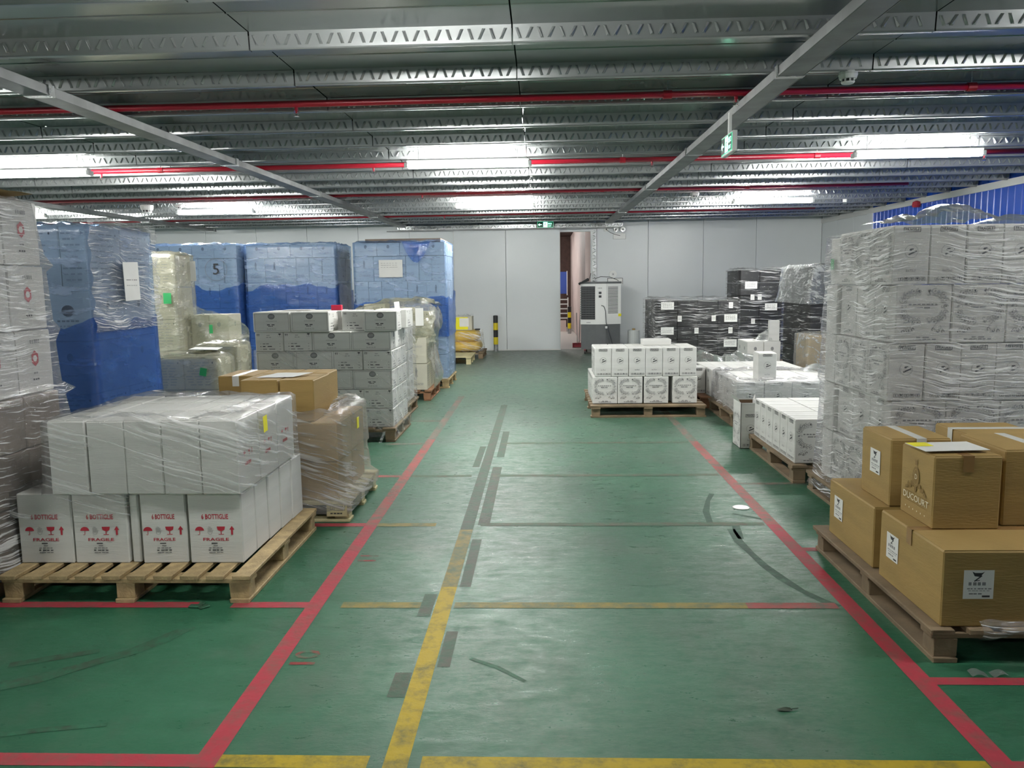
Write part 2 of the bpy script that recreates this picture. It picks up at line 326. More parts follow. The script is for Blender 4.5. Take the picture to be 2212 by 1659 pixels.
        p.words(cx-.004, cy+.003, .074, .014, M['grey'], r, 4); p.words(cx+.004, cy-.018, .10, .005, M['grey'], r, 7); p.words(cx+.004, cy-.027, .09, .004, M['lgrey'], r, 6); p.words(cx-.01, cy-.040, .055, .006, M['grey'], r, 3); p.rect(cx+.016, cy-.055, cx+.048, cy-.047, M['ink'])
    elif name == 'ducourt':
        g = M['gold']; cx = -.005; cy = h*.60
        p.poly([(cx-.016, cy+.085), (cx-.004, cy+.076), (cx+.010, cy+.084), (cx+.012, cy+.066), (cx+.006, cy+.056), (cx-.010, cy+.056)], g)
        p.disc(cx, cy, .034, .050, g, 14); p.ring(cx, cy, .024, .038, .003, M['brown'], 14); p.text('D', cx, cy, .034, M['cream_ink'])
        for sg in (-1, 1):
            for i in range(7): p.disc(cx+sg*(.030+.011*i), cy-.038+.007*math.sin(i*2.0)-.004*i, .012-.0006*i, .012-.0005*i, g, 6)
        p.disc(cx, cy-.058, .012, .016, g, 6)
        p.line(-w*.36, h*.355, w*.36, h*.355, .002, g); p.text('DUCOURT', 0, h*.29, .044, M['cream_ink'], bold=.004, sx=1.18); p.line(-w*.36, h*.225, w*.36, h*.225, .002, g)
        for i in range(6): p.disc(-w*.3+i*w*.12, h*.13, .004, .004, M['cream_ink'], 6)
    return p
_pc = {}
def put_print(parent, st, face, w, d, h, name='carton_print'):
    fwid = w if face in 'FB' else d
    k = (st, round(fwid, 3), round(h, 3))
    if k not in _pc:
        p = style(st, fwid, h); _pc[k] = p.mb.data('printed_'+st, p.mats)
    off = .0024
    loc, rz = {'F': ((0, -d/2-off, 0), 0), 'R': ((w/2+off, 0, 0), math.pi/2), 'L': ((-w/2-off, 0, 0), -math.pi/2)}[face]
    # the print mesh lies in the local XZ plane and looks along -Y
    return tag(link(name, _pc[k], parent, loc, (0, 0, rz)), kind='stuff')

# ------------------------------------------------------------------ cartons
_bc = {}
def body(w, d, h, key):
    v = R.randrange(3); k = (round(w, 3), round(d, 3), round(h, 3), key, v)
    if k not in _bc:
        mb = MB(); mb.box(-w/2, -d/2, 0, w/2, d/2, h-.003, 0, b=.006)
        rr = random.Random(v); mb.v = [(x+rr.uniform(-.0015, .0015), y+rr.uniform(-.0015, .0015), z+(rr.uniform(-.001, .001) if z > .02 else 0)) for x, y, z in mb.v]
        _bc[k] = mb.data('carton_body', [M[key]])
    return _bc[k]
def flap(w, d, key, side):
    k = ('flap', round(w, 3), round(d, 3), key, side)
    if k not in _bc:
        mb = MB(); a = .0025
        if w >= d: mb.box(-w/2+.006, (-d/2+.005 if side < 0 else a), 0, w/2-.006, (-a if side < 0 else d/2-.005), .003)
        else: mb.box((-w/2+.005 if side < 0 else a), -d/2+.006, 0, (-a if side < 0 else w/2-.005), d/2-.006, .003)
        _bc[k] = mb.data('flap', [M[key]])
    return _bc[k]
def tape_m(w, d, key):
    k = ('tape', round(w, 3), round(d, 3), key)
    if k not in _bc:
        mb = MB(); t = .024
        if w >= d: mb.box(-w/2-.002, -t, .003, w/2+.002, t, .0042); mb.box(w/2+.0025, -t, -.07, w/2+.0035, t, .0042); mb.box(-w/2-.0035, -t, -.07, -w/2-.0025, t, .0042)
        else: mb.box(-t, -d/2-.002, .003, t, d/2+.002, .0042); mb.box(-t, -d/2-.0035, -.07, t, -d/2-.0025, .0042); mb.box(-t, d/2+.0025, -.07, t, d/2+.0035, .0042)
        _bc[k] = mb.data('tape', [M[key]])
    return _bc[k]
NC = [0]
def carton(x0, y0, x1, y1, z, h, key='white', pr=None, label='', group=None, top=False, tape=None, rz=0, name=None, gap=.003):
    w, d = x1-x0-gap, y1-y0-gap; NC[0] += 1
    o = link(name or {'white': 'white_carton', 'cream': 'cream_carton', 'brown': 'brown_carton', 'greybrown': 'brown_carton', 'black': 'black_carton'}[key], body(w, d, h, key), None, ((x0+x1)/2, (y0+y1)/2, z), (0, 0, rz+R.uniform(-.006, .006)))
    tag(o, label, 'carton', group)
    for f, st in (pr or {}).items():
        if st: put_print(o, st, f, w, d, h)
    if top:
        for s_ in (-1, 1): link('top_flap', flap(w, d, key, s_), o, (0, 0, h-.003), (0, 0, 0))
        if tape: link('tape', tape_m(w, d, tape), o, (0, 0, h-.003))
    return o
ORD = ['first', 'second', 'third', 'fourth', 'fifth', 'sixth', 'seventh', 'eighth']
def lay(n, i): return 'bottom' if i == 0 else 'top' if i == n-1 else ORD[i]
def row(n, i): return 'front row' if i == 0 else 'rear row' if i == n-1 else ORD[i]+' row'
def cuts(x0, ws): 
    out = [x0]
    for w_ in ws: out.append(out[-1]+w_)
    return out
def stack(desc, nm, layers, side='R', key='white', grp=None, name=None, cname=None):
    """layers: list of dict(z,h,xs,ys,F,S,full,top); side is the flank next to the aisle"""
    n = len(layers)
    for li, L in enumerate(layers):
        xs, ys = L['xs'], L['ys']; nx, ny = len(xs)-1, len(ys)-1
        for j in range(ny):
            for i in range(nx):
                aisle = (nx-1-i) if side == 'R' else i
                if not (L.get('full') or j == 0 or aisle == 0): continue
                ky = L.get('key', key); pr = {}
                if j == 0: pr['F'] = L['F'][i] if isinstance(L.get('F'), (list, tuple)) else L.get('F')
                if aisle == 0: pr[side] = L.get('S')
                parts = [desc if 'desc' not in L else L['desc'], lay(n, li)+' layer' if n > 1 else None, row(ny, j) if ny > 1 else None, ('nearest' if aisle == 0 else ORD[aisle]+' from')+' the aisle' if nx > 1 else None]
                lb = ', '.join(q for q in parts if q)+' '+nm
                jx, jy = R.uniform(-.003, .003), R.uniform(-.004, .004)
                carton(xs[i]+jx, ys[j]+jy, xs[i+1]+jx, ys[j+1]+jy, L['z'], L['h'], ky, pr, lb, grp or ('cartons '+nm), top=L.get('top', False), tape=L.get('tape'), name=cname)

# ------------------------------------------------------------------ pallets
_pm = {}
def plank(w, d, h, m):
    v = R.randrange(2); k = (round(w, 3), round(d, 3), round(h, 3), m, v)
    if k not in _pm:
        mb = MB(); mb.box(-w/2, -d/2, 0, w/2, d/2, h, 0, b=.003); rr = random.Random(v+5); mb.v = [(x+rr.uniform(-.002, .002), y+rr.uniform(-.002, .002), z) for x, y, z in mb.v]
        _pm[k] = mb.data('plank', [M[m]])
    return _pm[k]
def pallet(x0, y0, x1, y1, label, h=.145, axis='Y', nb=7, m='wood', bottom='Y', bw=None, wings=0, rz=0):
    r = thing('pallet', ((x0+x1)/2, (y0+y1)/2, 0), label, 'pallet', rot=(0, 0, rz)); W, D = x1-x0, y1-y0; t = .022
    sp = W if axis == 'Y' else D; b = bw or sp/nb*.66
    for i in range(nb):
        c = -sp/2+b/2+i*(sp-b)/(nb-1); j = R.uniform(-.006, .006)
        if axis == 'Y': link('deck_board', plank(b, D+R.uniform(-.01, 0), t, m), r, (c+j, 0, h-t), (0, 0, R.uniform(-.004, .004)))
        else: link('deck_board', plank(W+R.uniform(-.01, 0), b, t, m), r, (0, c+j, h-t), (0, 0, R.uniform(-.004, .004)))
    bb = .1; hb = h-t-t-(t if bottom else 0)
    for i in (-1, 0, 1):
        if axis == 'Y': link('bearer_board', plank(W-.01, bb, t, m), r, (0, i*(D/2-bb/2-.02), h-2*t))
        else: link('bearer_board', plank(bb, D-.01, t, m), r, (i*(W/2-bb/2-.02), 0, h-2*t))
        if bottom == 'Y': link('bottom_board', plank(bb, D-.01, t, m), r, (i*(W/2-bb/2-.01), 0, 0))
        if bottom == 'X': link('bottom_board', plank(W-.01, bb, t, m), r, (0, i*(D/2-bb/2-.01), 0))
        for k in (-1, 0, 1): link('block', plank(.098, .098, hb, m), r, (i*(W/2-bb/2-.015), k*(D/2-bb/2-.02), t if bottom else 0))
    return r

# ------------------------------------------------------------------ stretch film
def wrap(name, label, secs, m, seed=0, amp=.006, topmode=None, topw=.15, res=.045, wave=0, off=.008, botflare=0, cat='stretch film', marks=None):
    z0 = secs[0][0]; cx = (secs[0][1]+secs[0][3])/2; cy = (secs[0][2]+secs[0][4])/2
    zs = []
    for a, b in zip(secs, secs[1:]):
        n = max(1, int((b[0]-a[0])/res))
        for i in range(n): t = i/n; zs.append([a[k]+(b[k]-a[k])*t for k in range(5)])
    zs.append(list(secs[-1]))
    per = 2*((secs[0][3]-secs[0][1])+(secs[0][4]-secs[0][2])); n = int(per/res); vs = []; fs = []
    def loop(sec, inset=0, zz=None, wob=0):
        z, x0, y0, x1, y1 = sec; x0 -= off-inset; y0 -= off-inset; x1 += off-inset; y1 += off-inset; r = .025
        W, D = x1-x0, y1-y0; P = 2*(W+D); out = []
        for i in range(n):
            s_ = P*i/n
            if s_ < W: x, y, nx, ny = x0+s_, y0, 0, -1
            elif s_ < W+D: x, y, nx, ny = x1, y0+s_-W, 1, 0
            elif s_ < 2*W+D: x, y, nx, ny = x1-(s_-W-D), y1, 0, 1
            else: x, y, nx, ny = x0, y1-(s_-2*W-D), -1, 0
            q = noise.noise(Vector((s_*3.1, z*26+s_*2.5, seed)))*.6+noise.noise(Vector((s_*9, z*9, seed+7)))*.5
            e = abs(q)*amp+amp*.2
            # corners are pulled tight
            out.append((x+nx*e-cx, y+ny*e-cy, (z if zz is None else zz)+wob*noise.noise(Vector((x*9, y*9, seed+3+inset*20)))-z0))
        return out
    for i_, s_ in enumerate(zs):
        L_ = loop(s_); ft = max(0, (s_[0]-zs[-1][0]+.25)/.25)
        if wave: L_ = [(x, y, z+ft*wave*(noise.noise(Vector((x*2.3, y*2.3, seed)))*2+.5*noise.noise(Vector((x*8, y*8, seed))))) for x, y, z in L_]
        vs += L_
    k = len(zs)
    if topmode:
        zt = secs[-1][0]; W = min(secs[-1][3]-secs[-1][1], secs[-1][4]-secs[-1][2])
        steps = [.02, .05, .09, topw] if topmode == 'ring' else [.03, .08]+[W/2*q for q in (.3, .5, .7, .9)]
        for i, st in enumerate(steps): vs += loop(secs[-1], st+off, zt+.012+(.016 if topmode == 'ring' else .012)*(i % 2), .03 if topmode == 'ring' else .018)
        k += len(steps)
    for j in range(k-1):
        for i in range(n): a, b = j*n+i, j*n+(i+1) % n; fs.append((a, b, b+n, a+n))
    if topmode == 'cap': fs.append(tuple(range((k-1)*n, k*n)))
    mb = MB(); mb.mesh(vs, fs)
    return tag(obj(name, mb, m, None, (cx, cy, z0), smooth=True), label, cat)

def drape(name, label, gridf, nu, nv, m, loc, cat='plastic sheet', seed=0, amp=.02, parent=None):
    vs = []; fs = []
    for j in range(nv+1):
        for i in range(nu+1):
            p = Vector(gridf(i/nu, j/nv)); q = Vector((noise.noise(p*9+Vector((seed, 0, 0))), noise.noise(p*9+Vector((0, seed+3, 0))), noise.noise(p*11+Vector((0, 0, seed+5)))))
            vs.append(p+q*amp-Vector(loc))
    for j in range(nv):
        for i in range(nu): a = j*(nu+1)+i; fs.append((a, a+1, a+nu+2, a+nu+1))
    mb = MB(); mb.mesh(vs, fs); o = obj(name, mb, m, parent, loc if parent is None else None, smooth=True)
    return tag(o, label, cat) if parent is None else o
def sticker(parent, x, y, z, w, h, m, face='F', name='sticker', tilt=0, t=.0015):
    """a stuck-on paper, given in the parent's own coordinates"""
    mb = MB(); mb.box(-w/2, -t, -h/2, w/2, 0, h/2)
    return obj(name, mb, m, parent, (x, y, z), (0, tilt, {'F': 0, 'R': math.pi/2, 'L': -math.pi/2}[face]))
#PART2
# ================================================================== THE SETTING
XL, XR, YB, YW, HC = -12.0, 6.5, -6.0, 19.2, 2.96
TZ, TY = .003, .005
def CZ(x, y): return TZ*x+TY*y-.022
def floor_material():
    m = bpy.data.materials.new('green_epoxy_floor'); m.use_nodes = True; nt = m.node_tree; N = nt.nodes; L = nt.links; b = N['Principled BSDF']
    tc = N.new('ShaderNodeTexCoord')
    def nz(sc, det=6, st=(1, 1, 1), ro=.6):
        mp = N.new('ShaderNodeMapping'); mp.inputs['Scale'].default_value = st; L.new(tc.outputs['Object'], mp.inputs[0])
        n = N.new('ShaderNodeTexNoise'); n.inputs['Scale'].default_value = sc; n.inputs['Detail'].default_value = det; n.inputs['Roughness'].default_value = ro; L.new(mp.outputs[0], n.inputs[0]); return n.outputs[0]
    def ramp(f, a, b_, c0, c1):
        r = N.new('ShaderNodeValToRGB'); r.color_ramp.elements[0].position = a; r.color_ramp.elements[1].position = b_
        r.color_ramp.elements[0].color = (*c0, 1); r.color_ramp.elements[1].color = (*c1, 1); L.new(f, r.inputs[0]); return r.outputs[0]
    def mix(f, a, b_):
        x = N.new('ShaderNodeMix'); x.data_type = 'RGBA'; L.new(f, x.inputs[0]); L.new(a, x.inputs[6]); 
        if isinstance(b_, tuple): x.inputs[7].default_value = (*b_, 1)
        else: L.new(b_, x.inputs[7])
        return x.outputs[2]
    base = ramp(nz(.9, 8), .32, .68, (.015, .082, .042), (.031, .140, .074))
    w1 = ramp(nz(1.7, 9, (1, .7, 1), .68), .50, .66, (0, 0, 0), (.55, .55, .55))     # dusty worn film
    c = mix(w1, base, (.070, .112, .078))
    w2 = ramp(nz(5, 10, (.35, 1.8, 1), .8), .57, .80, (0, 0, 0), (.5, .5, .5))          # dark scuffs across
    c = mix(w2, c, (.022, .06, .04))
    w3 = ramp(nz(30, 4), .68, .72, (0, 0, 0), (.5, .5, .5)); c = mix(w3, c, (.02, .045, .03))
    # far half greyed: the white wall's reflection painted into the floor colour
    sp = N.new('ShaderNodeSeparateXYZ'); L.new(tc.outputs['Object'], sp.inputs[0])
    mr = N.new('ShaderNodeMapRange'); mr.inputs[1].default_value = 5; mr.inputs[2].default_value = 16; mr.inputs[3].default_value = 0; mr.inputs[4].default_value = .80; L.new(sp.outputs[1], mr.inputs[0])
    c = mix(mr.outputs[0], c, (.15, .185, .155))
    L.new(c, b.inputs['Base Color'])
    rr = N.new('ShaderNodeMapRange'); rr.inputs[1].default_value = .40; rr.inputs[2].default_value = .60; rr.inputs[3].default_value = .27; rr.inputs[4].default_value = .56
    L.new(nz(9, 10, (.7, 1.6, 1), .85), rr.inputs[0]); L.new(rr.outputs[0], b.inputs['Roughness']); b.inputs['Specular IOR Level'].default_value = .42
    bp = N.new('ShaderNodeBump'); bp.inputs['Strength'].default_value = .22; bp.inputs['Distance'].default_value = .012; L.new(nz(30, 7, (.7, 1.5, 1), .75), bp.inputs['Height']); L.new(bp.outputs[0], b.inputs['Normal'])
    return m
def paint(name, col, fade0=.42, fade1=.6, under=(.06, .12, .08), amt=1.0):
    m = mat(name, col, .58, spec=.22, bump=.25, bscale=30); nt = m.node_tree; N = nt.nodes; L = nt.links; b = N['Principled BSDF']
    tc = N.new('ShaderNodeTexCoord'); n = N.new('ShaderNodeTexNoise'); n.inputs['Scale'].default_value = 9; n.inputs['Detail'].default_value = 8; n.inputs['Roughness'].default_value = .7; L.new(tc.outputs['Object'], n.inputs[0])
    r = N.new('ShaderNodeValToRGB'); r.color_ramp.elements[0].position = fade0; r.color_ramp.elements[1].position = fade1
    r.color_ramp.elements[0].color = (*col, 1); r.color_ramp.elements[1].color = (*[c*(1-amt)+u*amt for c, u in zip(col, under)], 1)
    L.new(n.outputs[0], r.inputs[0]); L.new(r.outputs[0], b.inputs['Base Color']); return m
M['floor'] = floor_material()
M['lred'] = paint('line_red', (.37, .040, .058), .46, .80, amt=.8); M['lredf'] = paint('line_red_faded', (.33, .075, .07), .42, .62, (.09, .12, .09), .8)
M['lredvf'] = paint('line_red_worn', (.19, .125, .10), .40, .60, (.08, .13, .095)); M['lfaint'] = paint('line_faint', (.10, .095, .065), .38, .58, (.055, .115, .07))
M['lyel'] = paint('line_yellow', (.40, .29, .02), .47, .66, (.13, .12, .04), .85); M['lyelf'] = paint('line_yellow_faded', (.24, .19, .05), .42, .62, (.09, .13, .08), .85)
M['lgry'] = paint('line_dirty_grey', (.080, .088, .066), .40, .58, (.05, .10, .065), .95); M['numred'] = paint('number_red', (.22, .03, .03), .46, .60, (.06, .13, .08))
M['tyre'] = paint('tyre_scuff', (.032, .080, .052), .50, .66, (.045, .12, .075)); M['soil'] = paint('soil_stain', (.036, .068, .042), .40, .60, (.028, .125, .068), .95)

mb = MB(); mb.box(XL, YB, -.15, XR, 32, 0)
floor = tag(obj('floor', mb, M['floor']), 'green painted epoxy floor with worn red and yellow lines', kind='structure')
def line(name, x0, y0, x1, y1, m, z=.0012):
    mb = MB(); mb.poly([(x0, y0, z), (x1, y0, z), (x1, y1, z), (x0, y1, z)]); return obj(name, mb, M[m], floor)
a = .042; RL, RR_, YE = -1.155, 1.505, -.505
CY = [2.52, 3.855, 5.21, 6.58, 7.95, 9.3]
line('red_lane_line', RL-a, 2.48, RL+a, 5.2, 'lred'); line('red_lane_line', RL-a, 5.2, RL+a, 8.2, 'lredf'); line('red_lane_line', RL-a, 8.2, RL+a, 11.4, 'lredvf')
line('red_lane_line', RR_-a, 1.0, RR_+a, 5.2, 'lred'); line('red_lane_line', RR_-a, 5.2, RR_+a, 8.0, 'lredf'); line('red_lane_line', RR_-a, 8.0, RR_+a, 10.6, 'lredvf')
line('yellow_lane_line', YE-a, 1.0, YE+a, 4.1, 'lyel'); line('yellow_lane_line', YE-a, 4.1, YE+a, 5.1, 'lyelf'); line('worn_lane_line', YE-a, 5.1, YE+a, 10.5, 'lgry')
for (x0, x1, y, m) in [(-4, RL-a, 0, 'lred'), (RL+a, -.60, 0, 'lyel'), (-.42, 1.46, 0, 'lyel'), (RR_+a, 2.6, 0, 'lred'),
        (-2.9, -1.76, 1, 'lred'), (-1.58, RL-a, 1, 'lred'), (-1.02, -.62, 1, 'lyelf'), (-.45, 1.0, 1, 'lyelf'), (1.0, 1.44, 1, 'lredf'),
        (-2.0, RL-a, 2, 'lred'), (RL+a, -.72, 2, 'lyelf'), (-.42, 1.45, 2, 'lfaint'), (-1.55, RL-a, 3, 'lredf'), (RL+a, -.6, 3, 'lfaint'), (-.42, 1.45, 3, 'lfaint'),
        (-1.6, RL-a, 4, 'lredvf'), (-.42, 1.45, 4, 'lfaint'), (-1.6, RL-a, 5, 'lredvf')]:
    line('red_cross_line' if 'red' in m else 'yellow_cross_line' if 'yel' in m else 'worn_cross_line', x0, CY[y]-.036, x1, CY[y]+.036, m, .0014)
for y in (3.10, 4.70, 6.28): line('red_bay_line', RR_+a, y-.03, 2.6 if y < 5 else 2.1, y+.03, 'lred' if y < 6 else 'lredvf')
for (x0, x1, y0, y1) in [(-.455, -.40, 3.2, 3.55), (-.62, -.555, 3.72, 4.0), (-.45, -.39, 4.1, 4.9), (-.44, -.36, 5.2, 6.9), (-.43, -.36, 7.3, 8.6), (-.62, -.56, 6.9, 7.8), (-.62, -.55, 2.95, 3.15)]:
    line('old_tape_strip', x0, y0, x1, y1, 'lgry', .0010)
def strip(name, pts, wd, m, z=.0011):
    mb = MB(); P = [Vector((*p, 0)) for p in pts]; L_, Rr = [], []
    for i, p in enumerate(P):
        t = (P[min(i+1, len(P)-1)]-P[max(i-1, 0)]).normalized(); nn = Vector((-t.y, t.x, 0))*wd*(.5+.1*math.sin(i*2.1)); L_.append(p+nn); Rr.append(p-nn)
    for i in range(len(P)-1): mb.poly([(Rr[i].x, Rr[i].y, z), (Rr[i+1].x, Rr[i+1].y, z), (L_[i+1].x, L_[i+1].y, z), (L_[i].x, L_[i].y, z)])
    return obj(name, mb, M[m], floor)
strip('tyre_mark', [(1.21, 5.10), (1.20, 4.85), (1.22, 4.62), (1.24, 4.42), (1.28, 4.22), (1.33, 4.05), (1.39, 3.92), (1.44, 3.84)], .05, 'tyre')
strip('tyre_mark', [(1.27, 5.25), (1.24, 5.05), (1.225, 4.9)], .045, 'tyre'); strip('tyre_mark', [(1.10, 5.2), (1.13, 5.5), (1.20, 5.78), (1.27, 5.98)], .04, 'tyre'); strip('tyre_mark', [(1.30, 5.45), (1.42, 5.36), (1.52, 5.26)], .03, 'tyre')
strip('soil_mark', [(-2.35, 2.95), (-2.1, 3.08), (-1.95, 3.22), (-1.83, 3.33), (-1.75, 3.45), (-1.68, 3.6)], .075, 'soil'); strip('soil_mark', [(-2.3, 3.2), (-2.12, 3.28), (-1.98, 3.34)], .05, 'soil')
strip('soil_mark', [(-2.0, 2.66), (-1.85, 2.70), (-1.62, 2.74)], .03, 'soil'); strip('soil_mark', [(-.32, 3.28), (-.2, 3.2), (-.08, 3.08)], .022, 'soil')
def floor_num(t, x, y, m):
    vs, fs = text_geo(t, 0, .02); mb = MB(); mb.mesh([(x-q[1]*.15, y+q[0]*.17, .0012) for q in vs], fs); return obj('painted_number', mb, M[m], floor)
floor_num('10', -1.03, 3.27, 'numred'); floor_num('11', -1.03, 4.55, 'numred')

# back wall with the door opening; panels 1.2 m wide
OX0, OX1, OZ = .30, 1.30, 2.80
wb = tag(link('wall_back', None, None, (0, YW, 0)), 'white sandwich panel wall at the far end of the hall', kind='structure')
ed = [XL]+[XL+.35+1.22*i for i in range(1, 10)]; ed = [e for e in ed if e < -1.2]+[-.92, OX0]
pm = MB()
def wall_panel(parent, x0, x1, z0, z1, m='wall'):
    mb = MB(); mb.box(x0+.003, 0, z0, x1-.003, .1, z1, b=.003); obj('panel', mb, M[m], parent)
for p, q in zip(ed, ed[1:]): wall_panel(wb, p, q, 0, 3.2)
wall_panel(wb, OX0, OX1, OZ, 3.2)
for p, q in ((OX1, 2.50), (2.50, 3.78), (3.78, 5.0), (5.0, XR)): wall_panel(wb, p, q, 0, 3.2)
mb = MB(); mb.box(XL, .09, 0, OX0-.01, .12, 3.2); mb.box(OX1+.01, .09, 0, XR, .12, 3.2); obj('backing', mb, M['seam'], wb)
mb = MB(); mb.box(OX0-.02, 0, 0, OX0, .14, OZ); mb.box(OX1-.14, -.02, 0, OX1-.0, .14, OZ); mb.box(OX0, 0, OZ-.03, OX1, .14, OZ); tag(obj('trim_1', mb, M['wall'], None, (0, YW, 0)), 'white jamb lining the doorway', kind='structure')
mb = MB(); mb.box(-4, -.006, 0, -2.1, 0, .03); mb.box(OX1+.1, -.006, 0, XR, 0, .03); tag(obj('baseboard_back', mb, M['trimw'], None, (0, YW, 0)), 'white strip along the foot of the far wall', kind='structure')
# sliding door leaf, its track and guide
d = tag(link('door_1', None, None, (-.81, YW-.12, .02)), 'wide white sliding door leaf half across the doorway', kind='structure')
for p, q in ((-1.24, -.02), (-.02, 1.24)): mb = MB(); mb.box(p+.004, 0, 0, q-.004, .08, 2.80, b=.004); obj('leaf_panel', mb, M['wall'], d)
mb = MB(); mb.box(-1.25, -.004, 0, -1.235, .085, 2.81); mb.box(1.235, -.004, 0, 1.25, .085, 2.81); mb.box(-1.25, -.004, 2.80, 1.25, .085, 2.82); mb.box(-1.25, -.005, -.015, 1.25, .085, .015); obj('edge_frame', mb, M['trimw'], d)
def ribbed(name, L_, hgt, parent, loc, rot, m='galv', pitch=.075, thick=.03):
    mb = MB(); mb.box(0, -thick, 0, L_, 0, hgt); n = int(L_/pitch)
    for i in range(n):
        x = pitch*(i+.5); s_ = .018 if i % 2 else -.018
        mb.mesh([(x-s_-.008, -thick, hgt*.2), (x-s_+.008, -thick, hgt*.2), (x+s_+.008, -thick, hgt*.8), (x+s_-.008, -thick, hgt*.8), (x-s_, -thick-.009, hgt*.28), (x+s_, -thick-.009, hgt*.72)], [(0, 1, 4), (1, 2, 5, 4), (2, 3, 5), (3, 0, 4, 5)])
    return obj(name, mb, M[m], parent, loc, rot)
tr = thing('door_track', (-3.36, YW-.05, 2.86), 'long ribbed galvanised track above the sliding door', 'door track')
ribbed('track_channel', 5.25, .085, tr, (0, -.09, 0), (0, 0, 0)); mb = MB(); mb.box(-.25, -.13, -.04, 5.0, -.1, -.02); mb.box(0, -.09, -.02, 5.25, .05, 0); obj('rail', mb, M['beam'], tr)
for x in (.2, 1.9, 3.6, 5.0): mb = MB(); mb.box(x-.02, -.1, -.03, x+.02, .05, .12); obj('bracket', mb, M['beam'], tr)
ps = thing('door_post', (1.19, YW-.01, 0), 'ribbed galvanised upright post beside the doorway', 'post')
ribbed('post_channel', 2.82, .10, ps, (.10, 0, 0), (0, -math.pi/2, 0))
# the space beyond the doorway
mb = MB(); mb.box(-1.2, 29, 0, 4, 29.1, 3.2); mb.box(-1.3, YW+.2, 0, -1.2, 29.1, 3.2); tag(obj('wall_beyond', mb, M['brick']), 'dark brown wall seen beyond the doorway', kind='structure')
mb = MB(); mb.box(1.04, YW+.14, 0, 1.5, 29, 3.2); tag(obj('wall_plaster', mb, M['pink']), 'pinkish plastered wall just inside the doorway', kind='structure')
mb = MB(); mb.box(-1.3, YW+.12, 3.2, 4.1, 29.1, 3.3); tag(obj('ceiling_beyond', mb, M['brick']), 'ceiling beyond the doorway', kind='structure')
mb = MB(); mb.box(-1.2, YW+.13, 0, 4, 29, .003); tag(obj('floor_beyond', mb, M['farfloor']), 'pale concrete floor beyond the doorway', kind='structure')
# right wall
wr = tag(link('wall_right', None, None, (XR, 0, 0)), 'side wall, pale panels near the corner and blue ribbed sheet nearer', kind='structure')
for i, (p, q) in enumerate(((16.3, 17.3), (17.3, 18.25), (18.25, YW))): mb = MB(); mb.box(0, p+.003, 0, .1, q-.003, 3.3, b=.003); obj('panel', mb, M['wall'], wr)
y = 16.3; k = 0
while y > YB:
    y0 = max(YB, y-1.02); vs = []; n = 6; mb = MB(); pr_ = []
    for i in range(n):
        u = y0+(y-y0)*i/n; q = (y-y0)/n; pr_ += [(u, 0), (u+q*.86, 0), (u+q*.90, -.012), (u+q*.96, -.012)]
    pr_.append((y, 0)); vs = [(b_, a_, z_) for z_ in (0, 3.3) for a_, b_ in pr_]; nn = len(pr_)
    mb.mesh(vs, [(i+1, i, i+nn, i+nn+1) for i in range(nn-1)]); mb.box(.006, y0, 0, .05, y, 3.3); obj('blue_sheet', mb, M['blue'], wr); y = y0
mb = MB(); mb.box(-.03, YB, 2.775, .0, YW, 2.875); tag(obj('trim_2', mb, M['trimw'], None, (XR, 0, 0), (TY, 0, 0)), 'white angle trim along the head of the side wall', kind='structure')
mb = MB(); mb.box(-.035, 16.28, 0, .0, 16.52, 2.86); tag(obj('trim_3', mb, M['wall'], None, (XR, 0, 0)), 'pale upright strip at the end of the blue sheeting', kind='structure')
mb = MB(); mb.box(XL-.1, YB, 0, XL, YW, 3.3); tag(obj('wall_left', mb, M['wall']), 'far side wall', kind='structure')
mb = MB(); mb.box(XL, YB-.1, 0, XR, YB, 3.3); tag(obj('wall_front', mb, M['wall']), 'wall behind the viewer', kind='structure')

# ceiling: galvanised decking with embossed downstanding ribs
ceil = tag(link('ceiling', None, None, (0, 0, -.022), (TY, -TZ, 0)), 'galvanised steel deck ceiling with embossed ribs running across the hall', kind='structure')
_dk = {}
def deck(L_):
    k = round(L_, 2)
    if k in _dk: return _dk[k]
    mb = MB(); z0, z1 = HC, 2.868
    pr_ = [(-.012, z0), (-.004, z1+.006), (-.006, z1-.003), (.004, z1-.004), (.006, z1), (.044, z1), (.060, z0), (.47, z0), (.475, z0-.004), (.485, z0-.004), (.49, z0), (.79, z0)]
    n = len(pr_); vs = [(x, a_, b_) for x in (0, L_) for a_, b_ in pr_]
    mb.mesh(vs, [(i, i+1, i+1+n, i+n) for i in range(n-1)])
    for i in range(int(L_/.058)):
        x = .03+.058*i; s_ = .013 if i % 2 else -.009; h0, h1 = z1+.020, z0-.018
        f = lambda z, o_: (-.0045-.0075*(z-z1)/(z0-z1))-o_
        mb.mesh([(x-s_-.009, f(h0, 0), h0), (x-s_+.009, f(h0, 0), h0), (x+s_+.009, f(h1, 0), h1), (x+s_-.009, f(h1, 0), h1), (x-s_, f(h0, .013), h0+.008), (x+s_, f(h1, .013), h1-.008)], [(0, 1, 4), (1, 2, 5, 4), (2, 3, 5), (3, 0, 4, 5)])
    _dk[k] = mb.data('deck_sheet', [M['galv2']]); return _dk[k]
SX = [XL, -9.0, -6.3, -4.2, -1.55, -.135, 2.07, 4.4, XR]
YR = [4.49+.8*i for i in range(-13, 18)]
for y in YR:
    for p, q in zip(SX, SX[1:]): link('deck_sheet', deck(q-p-.008), ceil, (p+.004, y, R.uniform(-.002, .002)))
mb = MB(); mb.box(XL, YB, HC+.012, XR, YW, HC+.06); obj('slab', mb, M['dark'], ceil)
mb = MB(); mb.box(XL, 18.86, HC-.002, XR, YW, HC+.005); obj('deck_edge', mb, M['galv2'], ceil)
